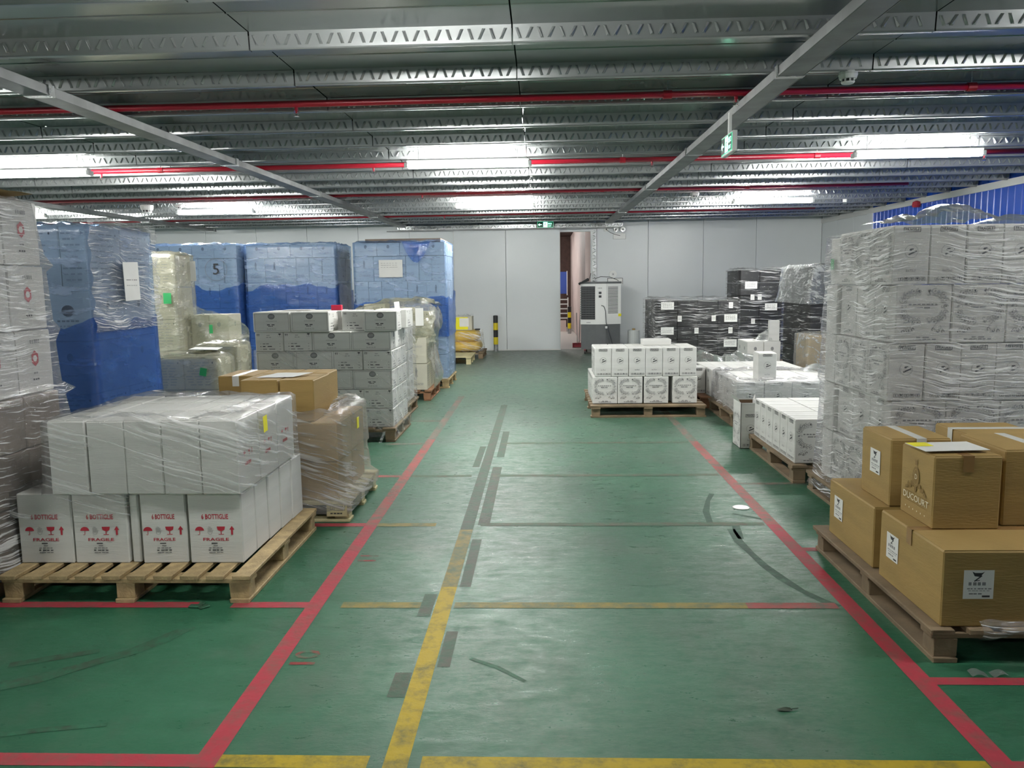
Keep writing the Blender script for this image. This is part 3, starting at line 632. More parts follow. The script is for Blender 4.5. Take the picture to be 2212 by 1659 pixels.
# long beams
for x, y0, lb in ((1.505, YB, 'galvanised box beam above the carton stacks beside the blue wall'), (-3.12, YB, 'galvanised box beam above the white pallet stacks'), (-7.45, YB, 'galvanised box beam far over beyond the blue-wrapped stacks')):
    b_ = thing('ceiling_beam', (x, 0, 2.80+CZ(x, 0)), lb, 'beam', rot=(TY, 0, 0)); b_['kind'] = 'thing'
    mb = MB(); mb.box(-.075, y0, 0, .075, 18.35, .062, b=.004); mb.box(-.079, y0, .0, -.0755, 18.35, .012); mb.box(.0755, y0, 0, .079, 18.35, .012); obj('beam_box', mb, M['beam'], b_)
    for yy in (2.0, 5.1, 8.2, 11.3, 15.2, 18.2): mb = MB(); mb.box(-.083, yy-.03, -.004, .083, yy+.03, .066); obj('strap', mb, M['galv'], b_)
# red pipes
for y, r_, lb in ((5.93, .024, 'red sprinkler pipe nearest the viewer, dull in shadow'), (9.1, .026, 'bright red sprinkler pipe beside the nearer lamps'), (12.1, .026, 'red sprinkler pipe third from the viewer'), (16.1, .028, 'red sprinkler pipe nearest the far wall')):
    pp = thing('sprinkler_pipe', (0, y, 2.893+CZ(0, y)), lb, 'pipe', rot=(0, -TZ, 0)); x1 = XR-.1 if y < 10 else 5.3
    if y < 2: pass
    mb = MB(); mb.tube([(XL+.1, 0, 0), (x1, 0, 0)], r_, 12); obj('pipe_run', mb, M['pipe'], pp, smooth=True)
    for x in [-9, -4.25, .9, 3.0]:
        mb = MB(); mb.tube([(x-.03, 0, 0), (x+.03, 0, 0)], r_+.006, 12); obj('coupling', mb, M['pipe'], pp); mb = MB(); mb.tube([(x, 0, r_), (x, 0, .067)], .004, 6); obj('hanger', mb, M['galv'], pp)
def sprinkler(x, y, lb):
    s_ = thing('sprinkler', (x, y, 2.868+CZ(x, y)), lb, 'sprinkler', 'sprinkler heads under the red pipes')
    mb = MB(); mb.lathe([(.013, .0), (.013, -.02), (.007, -.022), (.007, -.04)], 10); obj('socket', mb, M['pipe'], s_)
    mb = MB(); mb.tube([(-.012, 0, -.02), (-.018, 0, -.04), (-.004, 0, -.06)], .0025, 5); mb.tube([(.012, 0, -.02), (.018, 0, -.04), (.004, 0, -.06)], .0025, 5); obj('yoke', mb, M['chrome'], s_)
    mb = MB(); mb.lathe([(.02, -.060), (.022, -.0625), (.008, -.065)], 12); obj('deflector', mb, M['chrome'], s_)
for x, y, lb in ((-4.93, 9.1, 'chrome sprinkler head at the end of the lamp over the red-printed cartons'), (-1.85, 9.1, 'chrome sprinkler head just off the lamp above the aisle'), (1.22, 9.1, 'chrome sprinkler head near the long beam, bright red pipe'), (4.78, 9.1, 'chrome sprinkler head at the lamp near the blue wall'), (1.38, 5.93, 'sprinkler head tinged green near the hanging exit sign'), (-1.75, 5.93, 'sprinkler head on the dull red pipe nearest the viewer'), (-1.75, 12.1, 'sprinkler head on the third red pipe'), (-1.9, 16.1, 'tiny sprinkler head on the pipe near the far wall')): sprinkler(x, y, lb)
# battens
def lamp(x, y, lb, L_=1.24):
    t = thing('fluorescent_lamp', (x, y, 2.775+CZ(x, y)), lb, 'lamp', 'ceiling batten lamps')
    mb = MB(); mb.box(-L_/2, -.035, .012, L_/2, .035, .045, b=.004); obj('housing', mb, M['lampw'], t)
    for k in (-1, 1): mb = MB(); mb.tube([(-L_/2+.02, k*.025, -.010), (L_/2-.02, k*.025, -.010)], .022, 12); obj('tube', mb, M['emit2' if y > 0 else 'emit'] if y < 5 and x < -2 or 0 < y < 5 else M['emit' if y > 5 else 'emit3'], t, smooth=True)
    for k in (-1, 1): mb = MB(); mb.box(k*L_/2-.02, -.045, -.028, k*L_/2+.02, .045, .02, b=.004); obj('end_cap', mb, M['lampw'], t)
    for k in (-1, 1): mb = MB(); mb.tube([(k*.5, 0, .045), (k*.5, 0, .185)], .003, 6); obj('hanging_wire', mb, M['galv'], t)
for x, y, lb in ((-5.24, 8.3, 'lit batten lamp over the tall blue-wrapped pallet, nearer row'), (-.73, 8.3, 'lit batten lamp above the middle of the aisle, nearer row'), (3.72, 8.3, 'lit batten lamp above the white cartons by the blue wall'),
                 (-5.26, 13.1, 'lit batten lamp over the far blue-wrapped pallets'), (-.73, 12.95, 'lit batten lamp above the aisle in front of the sliding door'), (3.67, 13.15, 'lit batten lamp above the black-wrapped stacks'), (-8.75, 13.2, 'lit batten lamp half hidden by the third beam'),
                 (-.73, 3.15, 'batten lamp overhead above the aisle'), (-5.2, 3.15, 'batten lamp overhead by the printed white cartons'), (3.72, 3.15, 'batten lamp overhead above the brown cartons'),
                 (-5.2, -1.55, 'batten lamp overhead behind the viewer, away from the brown cartons'), (-.73, -1.55, 'batten lamp overhead behind the viewer above the aisle')): lamp(x, y, lb)
t = thing('fluorescent_lamp', (-.75, 23.5, 3.10), 'lamp lighting the space beyond the doorway', 'lamp'); mb = MB(); mb.box(-.6, -.03, 0, .6, .03, .03); obj('tube', mb, M['emit'], t); mb = MB(); mb.box(-.6, -.04, .03, .6, .04, .06); obj('housing', mb, M['lampw'], t)  # added out of view to brighten the room past the door
t = thing('fluorescent_lamp', (-.75, 26.5, 3.10), 'second lamp lighting the space beyond the doorway', 'lamp'); mb = MB(); mb.box(-.6, -.03, 0, .6, .03, .03); obj('tube', mb, M['emit'], t); mb = MB(); mb.box(-.6, -.04, .03, .6, .04, .06); obj('housing', mb, M['lampw'], t)  # another added, unseen light for the same room
def detector(x, y, z, lb, s_=1):
    t = thing('smoke_detector', (x, y, z+CZ(x, y)), lb, 'smoke detector')
    mb = MB(); mb.lathe([(.055*s_, 0), (.058*s_, -.02), (.050*s_, -.045*s_)], 20); obj('base', mb, M['plast'], t, smooth=False)
    mb = MB(); mb.lathe([(.036*s_, -.045*s_), (.036*s_, -.062*s_)], 16); obj('vent_gap', mb, M['plastd'], t)
    for k in range(8): mb = MB(); a_ = k*math.pi/4; mb.box(.034*s_, -.005, -.064*s_, .040*s_, .005, -.044*s_); obj('fin', mb, M['plast'], t, None, (0, 0, a_))
    mb = MB(); mb.lathe([(.042*s_, -.062*s_), (.036*s_, -.072*s_)], 18); obj('cap', mb, M['plast'], t)
detector(1.93, 5.32, 2.872, 'white smoke detector under a rib beside the long beam')
detector(-6.1, 12.51, 2.848, 'white detector dome above the blue-wrapped pallet', 1.7); detector(-5.6, 12.51, 2.850, 'small white detector partly behind the dome above the blue pallets', 1)
detector(2.32, 12.51, 2.873, 'white smoke detector near the lamp by the black stacks', 1.2)
mb = MB(); mb.lathe([(.055, 0), (.07, .03), (.06, .09), (.02, .11)], 14); tag(obj('alarm_beacon', mb, M['redpl'], None, (6.42, 14.3, 2.79)), 'small red alarm beacon near the side wall head', 'beacon')
mb = MB(); mb.box(-.03, -.02, 0, .03, .34, .05); tag(obj('ceiling_bracket', mb, M['plast'], None, (5.1, 14.0, 2.868), (0, 0, -.35)), 'pale slanted bracket under the ribs near the blue wall', 'bracket')

# exit signs
def exit_sign(name_lb, loc, rz, W_=.36, H_=.145):
    t = thing('exit_sign', loc, name_lb, 'exit sign', rot=(0, 0, rz))
    mb = MB(); mb.box(-W_/2, 0, 0, W_/2, .035, H_, b=.004); obj('casing', mb, M['plast'], t)
    mb = MB(); mb.box(-W_/2+.012, -.002, .012, W_/2-.012, .004, H_-.012); obj('face_panel', mb, M['signg'], t)
    p = Pr(); h = H_; cx = .0
    p.rect(-W_/2+.016, .016, -.05, h-.016, M['signb']); p.rect(.055, .016, W_/2-.016, h-.016, M['signb'])
    p.rect(-.045, .018, .05, h-.018, M['signw']); g = M['signb']
    p.disc(.004, h*.76, .009, .009, g, 8); p.line(.0, h*.68, -.006, h*.44, .018, g); p.line(-.006, h*.45, -.028, h*.30, .010, g); p.line(-.028, h*.30, -.036, h*.2, .008, g); p.line(-.004, h*.45, .016, h*.33, .010, g); p.line(.016, h*.33, .014, h*.17, .008, g); p.line(.0, h*.64, .024, h*.55, .007, g); p.line(-.002, h*.64, -.024, h*.56, .007, g)
    x = -.12; p.line(x+.035, h*.5, x-.02, h*.5, .012, M['signw']); p.poly([(x-.045, h*.5), (x-.01, h*.30), (x-.01, h*.70)], M['signw'])
    p.text('出口', .105, h*.62, .045, M['signw']); p.text('EXIT', .105, h*.28, .034, M['signw'])
    link('lit_legend', p.mb.data('legend', p.mats), t, (0, -.003, 0)); return t
e1 = exit_sign('small lit green exit sign hanging under the beam beside the aisle', (1.37, 6.15, 2.515), -math.pi/2)
mb = MB(); mb.box(-.02, .01, .145, .02, .03, .30); obj('hanging_plate', mb, M['plast'], e1)
e2 = exit_sign('lit green exit sign fixed over the sliding door track', (.10, YW-.27, 2.85), 0, .38, .15)
mb = MB(); mb.box(-.21, .0, -.03, -.195, .03, .16); mb.box(.195, 0, -.03, .21, .03, .16); obj('side_bracket', mb, M['beam'], e2)
# emergency light, junction box, sounder
t = thing('emergency_light', (1.83, YW, 2.58), 'white twin-head emergency light on the wall beside the doorway', 'emergency light')
mb = MB(); mb.box(-.15, -.06, 0, .14, 0, .13, b=.005); obj('battery_box', mb, M['plast'], t)
for x in (-.09, .07):
    mb = MB(); mb.tube([(x, -.03, .13), (x, -.05, .19)], .012, 8); obj('neck', mb, M['plast'], t)
    mb = MB(); mb.tube([(x, -.10, .22), (x, -.03, .22)], .058, 18, r2=.035); obj('lamp_head', mb, M['chrome'], t); mb = MB(); mb.tube([(x, -.106, .22), (x, -.101, .22)], .022, 12); obj('lens', mb, M['plastd'], t)
t = thing('junction_box', (1.52, YW, 2.76), 'small white socket box left of the emergency light', 'socket box'); mb = MB(); mb.box(-.05, -.05, 0, .05, 0, .11, b=.004); obj('box_body', mb, M['plast'], t); mb = MB(); mb.tube([(0, -.053, .05), (0, -.049, .05)], .016, 10); obj('socket', mb, M['plastd'], t)
mb = MB(); mb.tube([(1.52, YW-.055, 2.80), (1.62, YW-.06, 2.73), (1.74, YW-.065, 2.68), (1.84, YW-.07, 2.66)], .006, 6); tag(obj('lamp_cable', mb, M['plastd'], None), 'thin dark cable from the socket box to the emergency light', 'cable')
t = thing('alarm_sounder', (1.68, YW, 1.77), 'round white alarm sounder on the wall above the air cooler', 'alarm'); mb = MB(); mb.tube([(0, 0, 0), (0, -.04, 0)], .085, 22); obj('disc_body', mb, M['plast'], t); mb = MB(); mb.tube([(0, -.041, 0), (0, -.05, 0)], .05, 18); obj('ring', mb, M['lampw'], t); mb = MB(); mb.box(-.008, -.056, -.02, .008, -.05, .02); obj('slot', mb, M['plastg'], t)
t = thing('wall_notice', (1.73, YW-.002, 1.54), 'blank white wall plate in a dark frame below the round sounder', 'wall plate'); mb = MB(); mb.box(-.17, -.02, 0, .17, 0, .13); obj('plate', mb, M['plast'], t)
mb = MB(); mb.box(-.18, -.025, .13, .18, 0, .14); mb.box(-.18, -.025, 0, -.17, 0, .14); mb.box(.17, -.025, 0, .18, 0, .14); obj('plate_frame', mb, M['plastd'], t)
# bollards
def bollard(x, y, lb, far=False):
    t = thing('bollard', (x, y, 0), lb, 'bollard')
    for z0, z1, m_ in ((0, .165, 'galv'), (.165, .335, 'yel'), (.335, .505, 'blk'), (.505, .67, 'yel'), (.67, .84, 'blk')): mb = MB(); mb.lathe([(.055, z0), (.055, z1)], 18); tag(obj('band', mb, M[m_], t, smooth=False), {'galv': 'bare steel foot', 'yel': 'yellow band', 'blk': 'black band'}[m_])
    mb = MB(); mb.lathe([(.055, .84), (.03, .848)], 18); obj('cap', mb, M['blk'], t)
bollard(-1.09, YW-.22, 'black and yellow bollard in front of the sliding door'); bollard(.86, 25.2, 'black and yellow bollard beyond the doorway')
# beyond the doorway: blue board, rack, broom, dustpan
t = thing('blue_board', (.62, 27.0, 1.22), 'blue board seen through the doorway', 'board'); mb = MB(); mb.box(-.2, 0, 0, .22, .03, .72); obj('board_sheet', mb, M['farblue'], t); mb = MB(); mb.box(.215, -.01, -.05, .24, .04, .75); obj('board_edge', mb, M['trimw'], t)
t = thing('step_rack', (.64, 26.4, 0), 'white-edged step rack below the blue board beyond the doorway', 'rack')
for i in range(5): mb = MB(); mb.box(-.3, -.02+.05*i, .42+.15*i, .22, .02+.05*i, .455+.15*i); obj('step', mb, M['trimw'], t)
mb = MB(); mb.box(.2, 0, 0, .23, .2, 1.1); mb.box(-.33, 0, 0, -.3, .2, 1.1); obj('rail', mb, M['trimw'], t); mb = MB(); mb.box(-.25, -.05, 0, .15, .2, .36); obj('base_block', mb, M['pink'], t)
t = thing('broom', (.92, YW+.9, 0), 'broom leaning just inside the doorway', 'broom'); mb = MB(); mb.tube([(0, 0, .1), (.05, .02, 1.12)], .011, 8); obj('handle', mb, M['lgrey'], t); mb = MB(); mb.box(-.1, -.03, 0, .1, .03, .10); obj('bristles', mb, M['redpl'], t)
t = thing('dustpan', (1.0-.13, YW+.62, 0), 'red long-handled dustpan just inside the doorway', 'dustpan'); mb = MB(); mb.mesh([(-.12, -.1, 0), (.12, -.1, 0), (.12, .1, 0), (-.12, .1, 0), (-.12, .1, .11), (.12, .1, .11), (-.1, .0, .11), (.1, .0, .11)], [(0, 1, 2, 3), (3, 2, 5, 4), (0, 3, 4, 6), (1, 7, 5, 2), (6, 4, 5, 7)]); obj('pan', mb, M['redpl'], t); mb = MB(); mb.tube([(0, .05, .1), (-.02, .06, .85)], .01, 8); obj('handle', mb, M['lgrey'], t)
# ================================================================== THE GOODS
# --- red-printed white cartons on the pallet nearest the viewer
pallet(-2.80, 3.87, -1.49, 5.12, 'pale wooden pallet under the white cartons printed in red', axis='Y', nb=10, bw=.092, m='wood', bottom='Y')
PN = 'on the red-printed pallet'
z = .1455
for i, (a0, a1) in enumerate(((-2.80, -2.505), (-2.50, -2.205), (-2.135, -1.893), (-1.878, -1.588))):
    lb = ['white red-printed carton farthest from the aisle, front of the bottom layer', 'white red-printed carton with black address lines, second in the bottom row', 'narrow tilted white carton with creased edge between red-printed ones', 'white red-printed carton nearest the aisle, front of the bottom layer'][i]
    o = carton(a0, 4.065, a1, 4.265, z, .383, 'white', {'F': 'bottiglie'}, lb, 'cartons '+PN, rz=[0, 0, .05, 0][i])
    if i == 3: carton
# creased paper edge of the tilted carton
drape('torn_flap', '', lambda u, v: (-2.185+.055*u+.02*math.sin(v*6), 4.05+.02*math.sin(v*9+u*3), .16+.36*v), 4, 12, M['white'], (-2.0, 4.2, .1), amp=.006, parent=o) if False else None
t = carton(-2.196, 4.075, -2.146, 4.26, z, .375, 'white', {}, 'crumpled edge of a squashed white carton in the bottom row', 'cartons '+PN, rz=.0)
for i, y in enumerate((4.27, 4.47, 4.67, 4.87)):
    carton(-1.878, y, -1.588+.006*i, y+.198, z, .383, 'white', {'R': 'bottiglie_side' if i == 9 else None}, f'white carton, bottom layer, aisle side, {ORD[i+1]} from the front, {PN}', 'cartons '+PN)
    carton(-2.80, y, -2.505, y+.198, z, .383, 'white', {}, f'white carton, bottom layer, far side from the aisle, {ORD[i+1]} from the front', 'cartons '+PN)
for i, x in enumerate((-2.50, -2.19)): carton(x, 4.87, x+.295, 5.068, z, .383, 'white', {}, f'white carton in the rear of the bottom layer, {ORD[2-i]} from the aisle', 'cartons '+PN)
for j in range(3):
    for i in range(5):
        x = -2.575+.2005*i; y = 4.03+.31*j
        carton(x, y+R.uniform(-.008, .004)*(j == 0), x+.2, y+.308, z+.3835, .393-.004*(i == 1), 'white', {'R': 'bottiglie_side'} if i == 4 else {}, f'plain white carton, top layer, {row(3, j)}, {"nearest" if i == 4 else ORD[4-i]+" from"} the aisle, {PN}', 'top layer '+PN, top=True, rz=(.02 if (i, j) == (1, 0) else 0))
wrap('stretch_film', 'clear film wound round the top layer of red-printed cartons', [(.53, -2.62, 4.03, -1.565, 5.0), (.60, -2.60, 4.02, -1.565, 4.98), (.92, -2.585, 4.018, -1.565, 4.97)], F['clear'], 1, amp=.008, topmode='ring', topw=.16)
wrap('stretch_film', 'slack film skirt sagging over the bottom red-printed cartons', [(.40, -2.815, 4.055, -2.2, 5.08), (.54, -2.81, 4.055, -2.2, 5.08)], F['clear'], 2, amp=.010, topmode='ring', topw=.06)
o = thing('square_sticker', (-1.548, 4.38, .84), 'lime yellow sticker on the film of the red-printed pallet', 'sticker'); mb = MB(); mb.box(0, -.03, -.045, .0015, .03, .045); obj('sticker_sheet', mb, M['yellowlabel'], o, None, (.08, 0, 0))

# --- brown cartons behind them
pallet(-2.60, 5.27, -1.31, 6.22, 'pale pallet under the film-wrapped brown cartons', axis='X', nb=6, m='wood4', bottom='X')
stack('wrapped brown carton', 'on the brown carton pallet', [dict(z=.1455+.266*k, h=.264, xs=[-2.56, -2.17, -1.78, -1.388], ys=[5.31, 5.705, 6.10], F=None, S=None, top=k == 1) for k in range(2)], key='brown')
zt = .1455+.532
for b, lb in (((-2.066, 5.385, -1.803, 5.80), 'open-seamed brown carton on top, beside the front brown carton'), ((-1.795, 5.385, -1.556, 5.80), 'brown carton on top of the wrapped stack, front and nearest the aisle'), ((-2.33, 5.66, -2.07, 6.08), 'brown carton on top, set back and farthest from the aisle'), ((-2.06, 5.81, -1.81, 6.09), 'brown carton on top at the back of the wrapped stack'), ((-1.805, 5.81, -1.57, 6.09), 'brown carton on top at the back, nearest the aisle')):
    carton(b[0], b[1], b[2], b[3], zt, .286, 'brown', {}, lb, 'loose cartons on the brown pallet', top=True, tape='cleartape' if 'farthest' in lb else None)
drape('loose_flap', 'pale raised flap lying across the top brown cartons', lambda u, v: (-2.0+.26*u+.10*v, 5.52+.17*v, .970+.012*v), 4, 3, M['paper'], (-1.9, 5.6, .96), 'flap', 4, .003)
wrap('stretch_film', 'shiny clear film round the brown carton stack', [(.06, -2.59, 5.275, -1.325, 6.2), (.14, -2.60, 5.27, -1.31, 6.22), (.20, -2.57, 5.30, -1.36, 6.15), (.40, -2.565, 5.305, -1.375, 6.12), (.42, -2.57, 5.30, -1.365, 6.13), (.69, -2.57, 5.305, -1.375, 6.12), (.73, -2.56, 5.31, -1.38, 6.12)], F['mist'], 3, amp=.012, topmode='ring', topw=.10)
o = thing('square_sticker', (-1.355, 5.78, .60), 'lime yellow sticker on the film of the brown carton stack', 'sticker'); mb = MB(); mb.box(0, -.03, -.04, .0015, .03, .04); obj('sticker_sheet', mb, M['yellowlabel'], o)
drape('film_tuft', 'crumpled tuft of film standing at the corner of the brown carton stack', lambda u, v: (-1.52+.13*u, 5.35+.7*u, .69+.09*v*math.sin(u*3.1)+.05*u), 14, 5, F['heavy'], (-1.45, 5.7, .69), 'film', 8, .018)
o = thing('pallet_stencil', (-1.40, 5.262, .05), 'black stencil marks on the end block of the pale pallet', 'stencil')
p = Pr(); rr = random.Random(1); p.rect(-.07, -.005, .07, .085, M['wood4']); p.frame(-.02, .035, .055, .08, .002, M['ink']); p.words(.02, .065, .05, .008, M['ink'], rr, 5); p.words(.0, .015, .09, .009, M['ink'], rr, 4); p.frame(-.045, .04, -.028, .075, .002, M['ink']); link('stencil_marks', p.mb.data('stencil', p.mats), o, (0, 0, 0))

# --- stack at the frame's edge and the tall blue pallet
L0 = [dict(z=.1455+.29*k, h=.287, xs=[-4.05, -3.46, -2.872+.008*(3-k)], ys=[3.62, 3.96, 4.30, 4.63], key='greybrown', desc='dark brown carton', F=None, S=None) for k in range(3)]
L0 += [dict(z=1.0155+.36*k, h=.357, xs=[-4.05, -3.46, -2.88-.012*k], ys=[3.62, 3.96, 4.30, 4.62], F=None, S='hexred', desc='hexagon-marked white carton') for k in range(3)]
stack('carton', 'in the nearest tall stack', L0)
pallet(-4.1, 3.58, -2.84, 4.72, 'dim pallet under the tall stack beside the red-printed cartons', axis='Y', m='wood2')
wrap('stretch_film', 'glossy clear film round the tall stack at the frame edge', [(.10, -4.1, 3.58, -2.815, 4.69), (.42, -4.08, 3.6, -2.835, 4.66), (.44, -4.08, 3.6, -2.825, 4.67), (.7, -4.08, 3.6, -2.838, 4.66), (.74, -4.08, 3.6, -2.825, 4.68), (.98, -4.08, 3.6, -2.85, 4.65), (1.015, -4.08, 3.6, -2.815, 4.70), (1.06, -4.08, 3.6, -2.86, 4.64), (1.30, -4.08, 3.6, -2.865, 4.62), (1.37, -4.08, 3.6, -2.85, 4.65), (1.42, -4.08, 3.6, -2.87, 4.62), (1.70, -4.08, 3.6, -2.875, 4.60), (1.735, -4.08, 3.6, -2.855, 4.64), (1.80, -4.08, 3.6, -2.885, 4.61), (2.09, -4.06, 3.6, -2.905, 4.56)], F['heavy'], 11, amp=.008, topmode='ring')
o = drape('cardboard_sheet', 'yellowish cardboard sheet on top of the tall stack', lambda u, v: (-4.0+1.12*u, 3.65+.92*v, 2.112+.02*math.sin(u*7)+(.012*v)), 12, 8, M['brown'], (-3.4, 4.1, 2.11), 'cardboard', 3, .008)
BL = 'of the tall blue pallet'
stack('blue-filmed carton', BL, [
    dict(z=.1455, h=.355, xs=[-4.12, -3.78, -3.44, -3.10], ys=[5.45, 5.9, 6.35], F='list', S='list'), dict(z=.5015, h=.368, xs=[-4.12, -3.78, -3.44, -3.10], ys=[5.45, 5.9, 6.35], F='list', S='list'),
    dict(z=.8705, h=.368, xs=[-4.12, -3.78, -3.44, -3.10], ys=[5.45, 5.9, 6.35], F='seal_small', S='seal_small'), dict(z=1.2395, h=.35, xs=[-4.12, -3.76, -3.42, -3.10], ys=[5.45, 5.9, 6.35], F='list_seal', S='seal_small'),
    dict(z=1.5905, h=.44, xs=[-4.12, -3.70, -3.29, -3.10], ys=[5.45, 5.9, 6.35], F='list', S='list', top=True)])
pallet(-4.16, 5.42, -3.06, 6.42, 'hidden pallet under the tall blue-wrapped stack', axis='Y', m='wood2')
blue_secs = [(.12, -4.14, 5.44, -3.075, 6.38), (.88, -4.13, 5.445, -3.085, 6.37), (1.25, -4.13, 5.445, -3.09, 6.36)]
wrap('blue_film', 'deep blue film round the lower part of the tall stack', blue_secs+[(1.36, -4.13, 5.445, -3.09, 6.36)], F['bluedense'], 21, wave=.10, amp=.012, off=.012)
wrap('blue_film', 'pale blue film sleeve over the whole tall stack', [(.14, -4.13, 5.445, -3.085, 6.37), (1.24, -4.13, 5.445, -3.09, 6.36), (2.03, -4.125, 5.445, -3.09, 6.355)], F['blue'], 22, amp=.008, topmode='ring', topw=.2)
drape('stretch_film', 'glinting clear film over the aisle side of the tall blue stack', lambda u, v: (-3.055+.012*math.sin(v*30), 5.42+.96*u, 1.30+.78*v), 30, 30, F['heavy'], (-3.06, 5.9, 1.3), 'stretch film', 23, .008)
o = thing('paper_sheet', (-3.03, 5.90, 1.66), 'white delivery sheet taped to the aisle side of the tall blue stack', 'paper'); mb = MB(); mb.box(0, -.11, -.15, .002, .11, .13); obj('sheet', mb, M['paper'], o, None, (.03, 0, 0)); p = Pr(); rr = random.Random(2); p.words(0, .0, .16, .006, M['grey'], rr, 6); p.words(0, -.04, .16, .005, M['lgrey'], rr, 5); link('print', p.mb.data('sheet_print', p.mats), o, (.0035, 0, 0), (0, 0, math.pi/2))
o = thing('handwritten_number', (-3.83, 5.415, 1.36), 'large handwritten 6 drawn on the blue film', 'handwriting'); p = Pr(); p.ring(.0, .0, .055, .05, .006, M['ink'], 20); p.ring(.045, .06, .10, .16, .006, M['ink'], 14, math.pi*.62, math.pi*1.15); p.ring(.12, .09, .19, .26, .005, M['ink'], 16, -math.pi*.45, .1); link('pen_stroke', p.mb.data('six', p.mats), o, (0, 0, 0))

# --- low film-covered stacks between
stack('cloudy-wrapped pale carton', 'in the upright cream stack', [dict(z=.1455+.365*k, h=.362, xs=[-4.9, -4.5, -4.11], ys=[9.0, 9.4], F='seal_small' if k in (1, 3) else 'list', S='seal_small', top=k == 4) for k in range(5)], key='cream')
pallet(-5.0, 8.9, -4.0, 9.9, 'pallet under the upright cloudy-wrapped stack', m='wood2')
wrap('stretch_film', 'cloudy film round the upright stack behind the tall blue pallet', [(.12, -4.93, 8.98, -4.08, 9.43), (1.97, -4.92, 8.98, -4.09, 9.42)], F['cream'], 31, amp=.02, topmode='ring')
o = thing('paper_sheet', (-4.06, 9.30, 1.80), 'white sheet hanging at the edge of the upright cloudy-wrapped stack', 'paper'); mb = MB(); mb.box(-.05, 0, -.13, .05, .003, .10); obj('sheet', mb, M['paper'], o)
mb = MB(); mb.box(-.045, 0, -.06, .045, .002, .06); tag(obj('green_sticker', mb, M['green'], None, (-4.2, 8.945, 1.48)), 'dark green patch on the upright cloudy-wrapped stack', 'sticker')
stack('pale carton', 'in the half-height cream stack', [dict(z=.1455+.38*k, h=.377, xs=[-4.06, -3.85, -3.62], ys=[9.2, 9.6], F='seal_small', S='seal_small', top=k == 2) for k in range(3)], key='cream')
drape('cloudy_film', 'cloudy film sloping off the half-height stack', lambda u, v: (-4.08+.72*u, 9.15+.03*math.sin(v*5), (1.38-.25*u*u)*(1-v)+.5*v), 12, 12, F['cream'], (-3.8, 9.15, 1.0), seed=6, amp=.03)
stack('cloudy-wrapped cream carton', 'in the low cream stack', [dict(z=.1455+.275*k, h=.272, xs=[-3.50, -3.18, -2.87], ys=[7.0, 7.3], F='list', S=None, top=k == 2) for k in range(3)], key='cream')
pallet(-3.6, 6.95, -2.75, 7.85, 'hidden pallet under the low cream stack', m='wood2')
wrap('stretch_film', 'cloudy yellowish film over the low cream stack', [(.12, -3.53, 6.97, -2.85, 7.33), (.96, -3.53, 6.97, -2.86, 7.33), (1.0, -3.50, 6.99, -2.90, 7.30)], F['cream'], 32, amp=.02, topmode='cap')
o = thing('green_sticker', (-2.98, 6.935, .86), 'bright green sticker on the low cream stack', 'sticker'); mb = MB(); mb.box(-.03, 0, -.035, .03, .002, .035); obj('sticker_sheet', mb, M['green'], o, None, (0, .2, 0))
o = thing('green_sticker', (-3.80, 9.13, 1.12), 'faint green patch under the film of the half-height stack', 'sticker'); mb = MB(); mb.box(-.02, 0, -.05, .02, .002, .05); obj('sticker_sheet', mb, M['green'], o)
stack('cream carton', 'in the bunched-film low stack', [dict(z=.0+.34*k, h=.337, xs=[-3.36, -3.17, -2.98], ys=[7.75, 8.05], F=None, S=None, top=k == 2) for k in range(3)], key='cream')
wrap('stretch_film', 'bunched cloudy film over the low stack beside the seal-printed cartons', [(.02, -3.38, 7.74, -2.96, 8.06), (1.04, -3.37, 7.74, -2.97, 8.06)], F['cream'], 33, amp=.03, topmode='cap')
mb = MB(); mb.box(-.12, -.15, 0, .12, .12, .004); tag(obj('loose_card', mb, M['paper'], None, (-3.05, 7.2, 1.045), (0, .04, .2)), 'loose pale card lying on the low cream stack', 'card')

# --- three blue-wrapped wine stacks near the far wall
def blue_stack(x0, y0, nm, short, top_film, dens, seed, hidden=False, ex=0):
    x1 = x0+1.38; ys3 = [y0, y0+.34, y0+.68, y0+1.02]
    wide = [x0, x0+.29, x0+.58, x0+.78, x0+.98, x0+1.18, x1]; rev = [x0, x0+.2, x0+.4, x0+.6, x0+.8, x0+1.09, x1]
    fW = ['figure', 'figure', 'script', 'script', 'script', 'script']; fR = ['script', 'script', 'script', 'script', 'figure', 'figure']
    big = [x0, x0+.345, x0+.69, x0+1.035, x1]; zz = [.1455+.377*k for k in range(6)]; h = .374
    Ls = [dict(z=zz[0], h=h, xs=big, ys=ys3, F='figure', S='script'), dict(z=zz[1], h=h, xs=big, ys=ys3, F='figure', S='script'),
          dict(z=zz[2], h=h, xs=rev, ys=ys3, F=fR, S='script'), dict(z=zz[3], h=h, xs=big if hidden else rev, ys=ys3, F=fR, S='script'), dict(z=zz[4], h=h, xs=wide, ys=ys3, F=fW, S='script'),
          dict(z=zz[5], h=.20, xs=big, ys=ys3, F='seal_small', S='seal_small', top=False)]
    stack('white bottle carton', 'in the '+short, Ls, name='wine_carton', cname='wine_carton')
    pallet(x0-.03, y0-.03, x1+.03, y0+1.1, 'pallet under the '+nm, m='wood', axis='X', bottom='X')
    s3 = (x0-.01, y0-.01, x1+.01, y0+1.03)
    wrap('blue_film', 'pale blue film sleeve over the '+nm, [(.17, *s3), (1.2, *s3), (2.235, *s3)], F['blue'], seed, amp=.012, topmode='ring', topw=.2, res=.06)
    wrap('blue_film', 'denser blue film round the lower '+nm, [(dens[0], *s3), (dens[1], *s3)], F['bluedense'], seed+1, wave=.09, amp=.018, off=.02, res=.06)
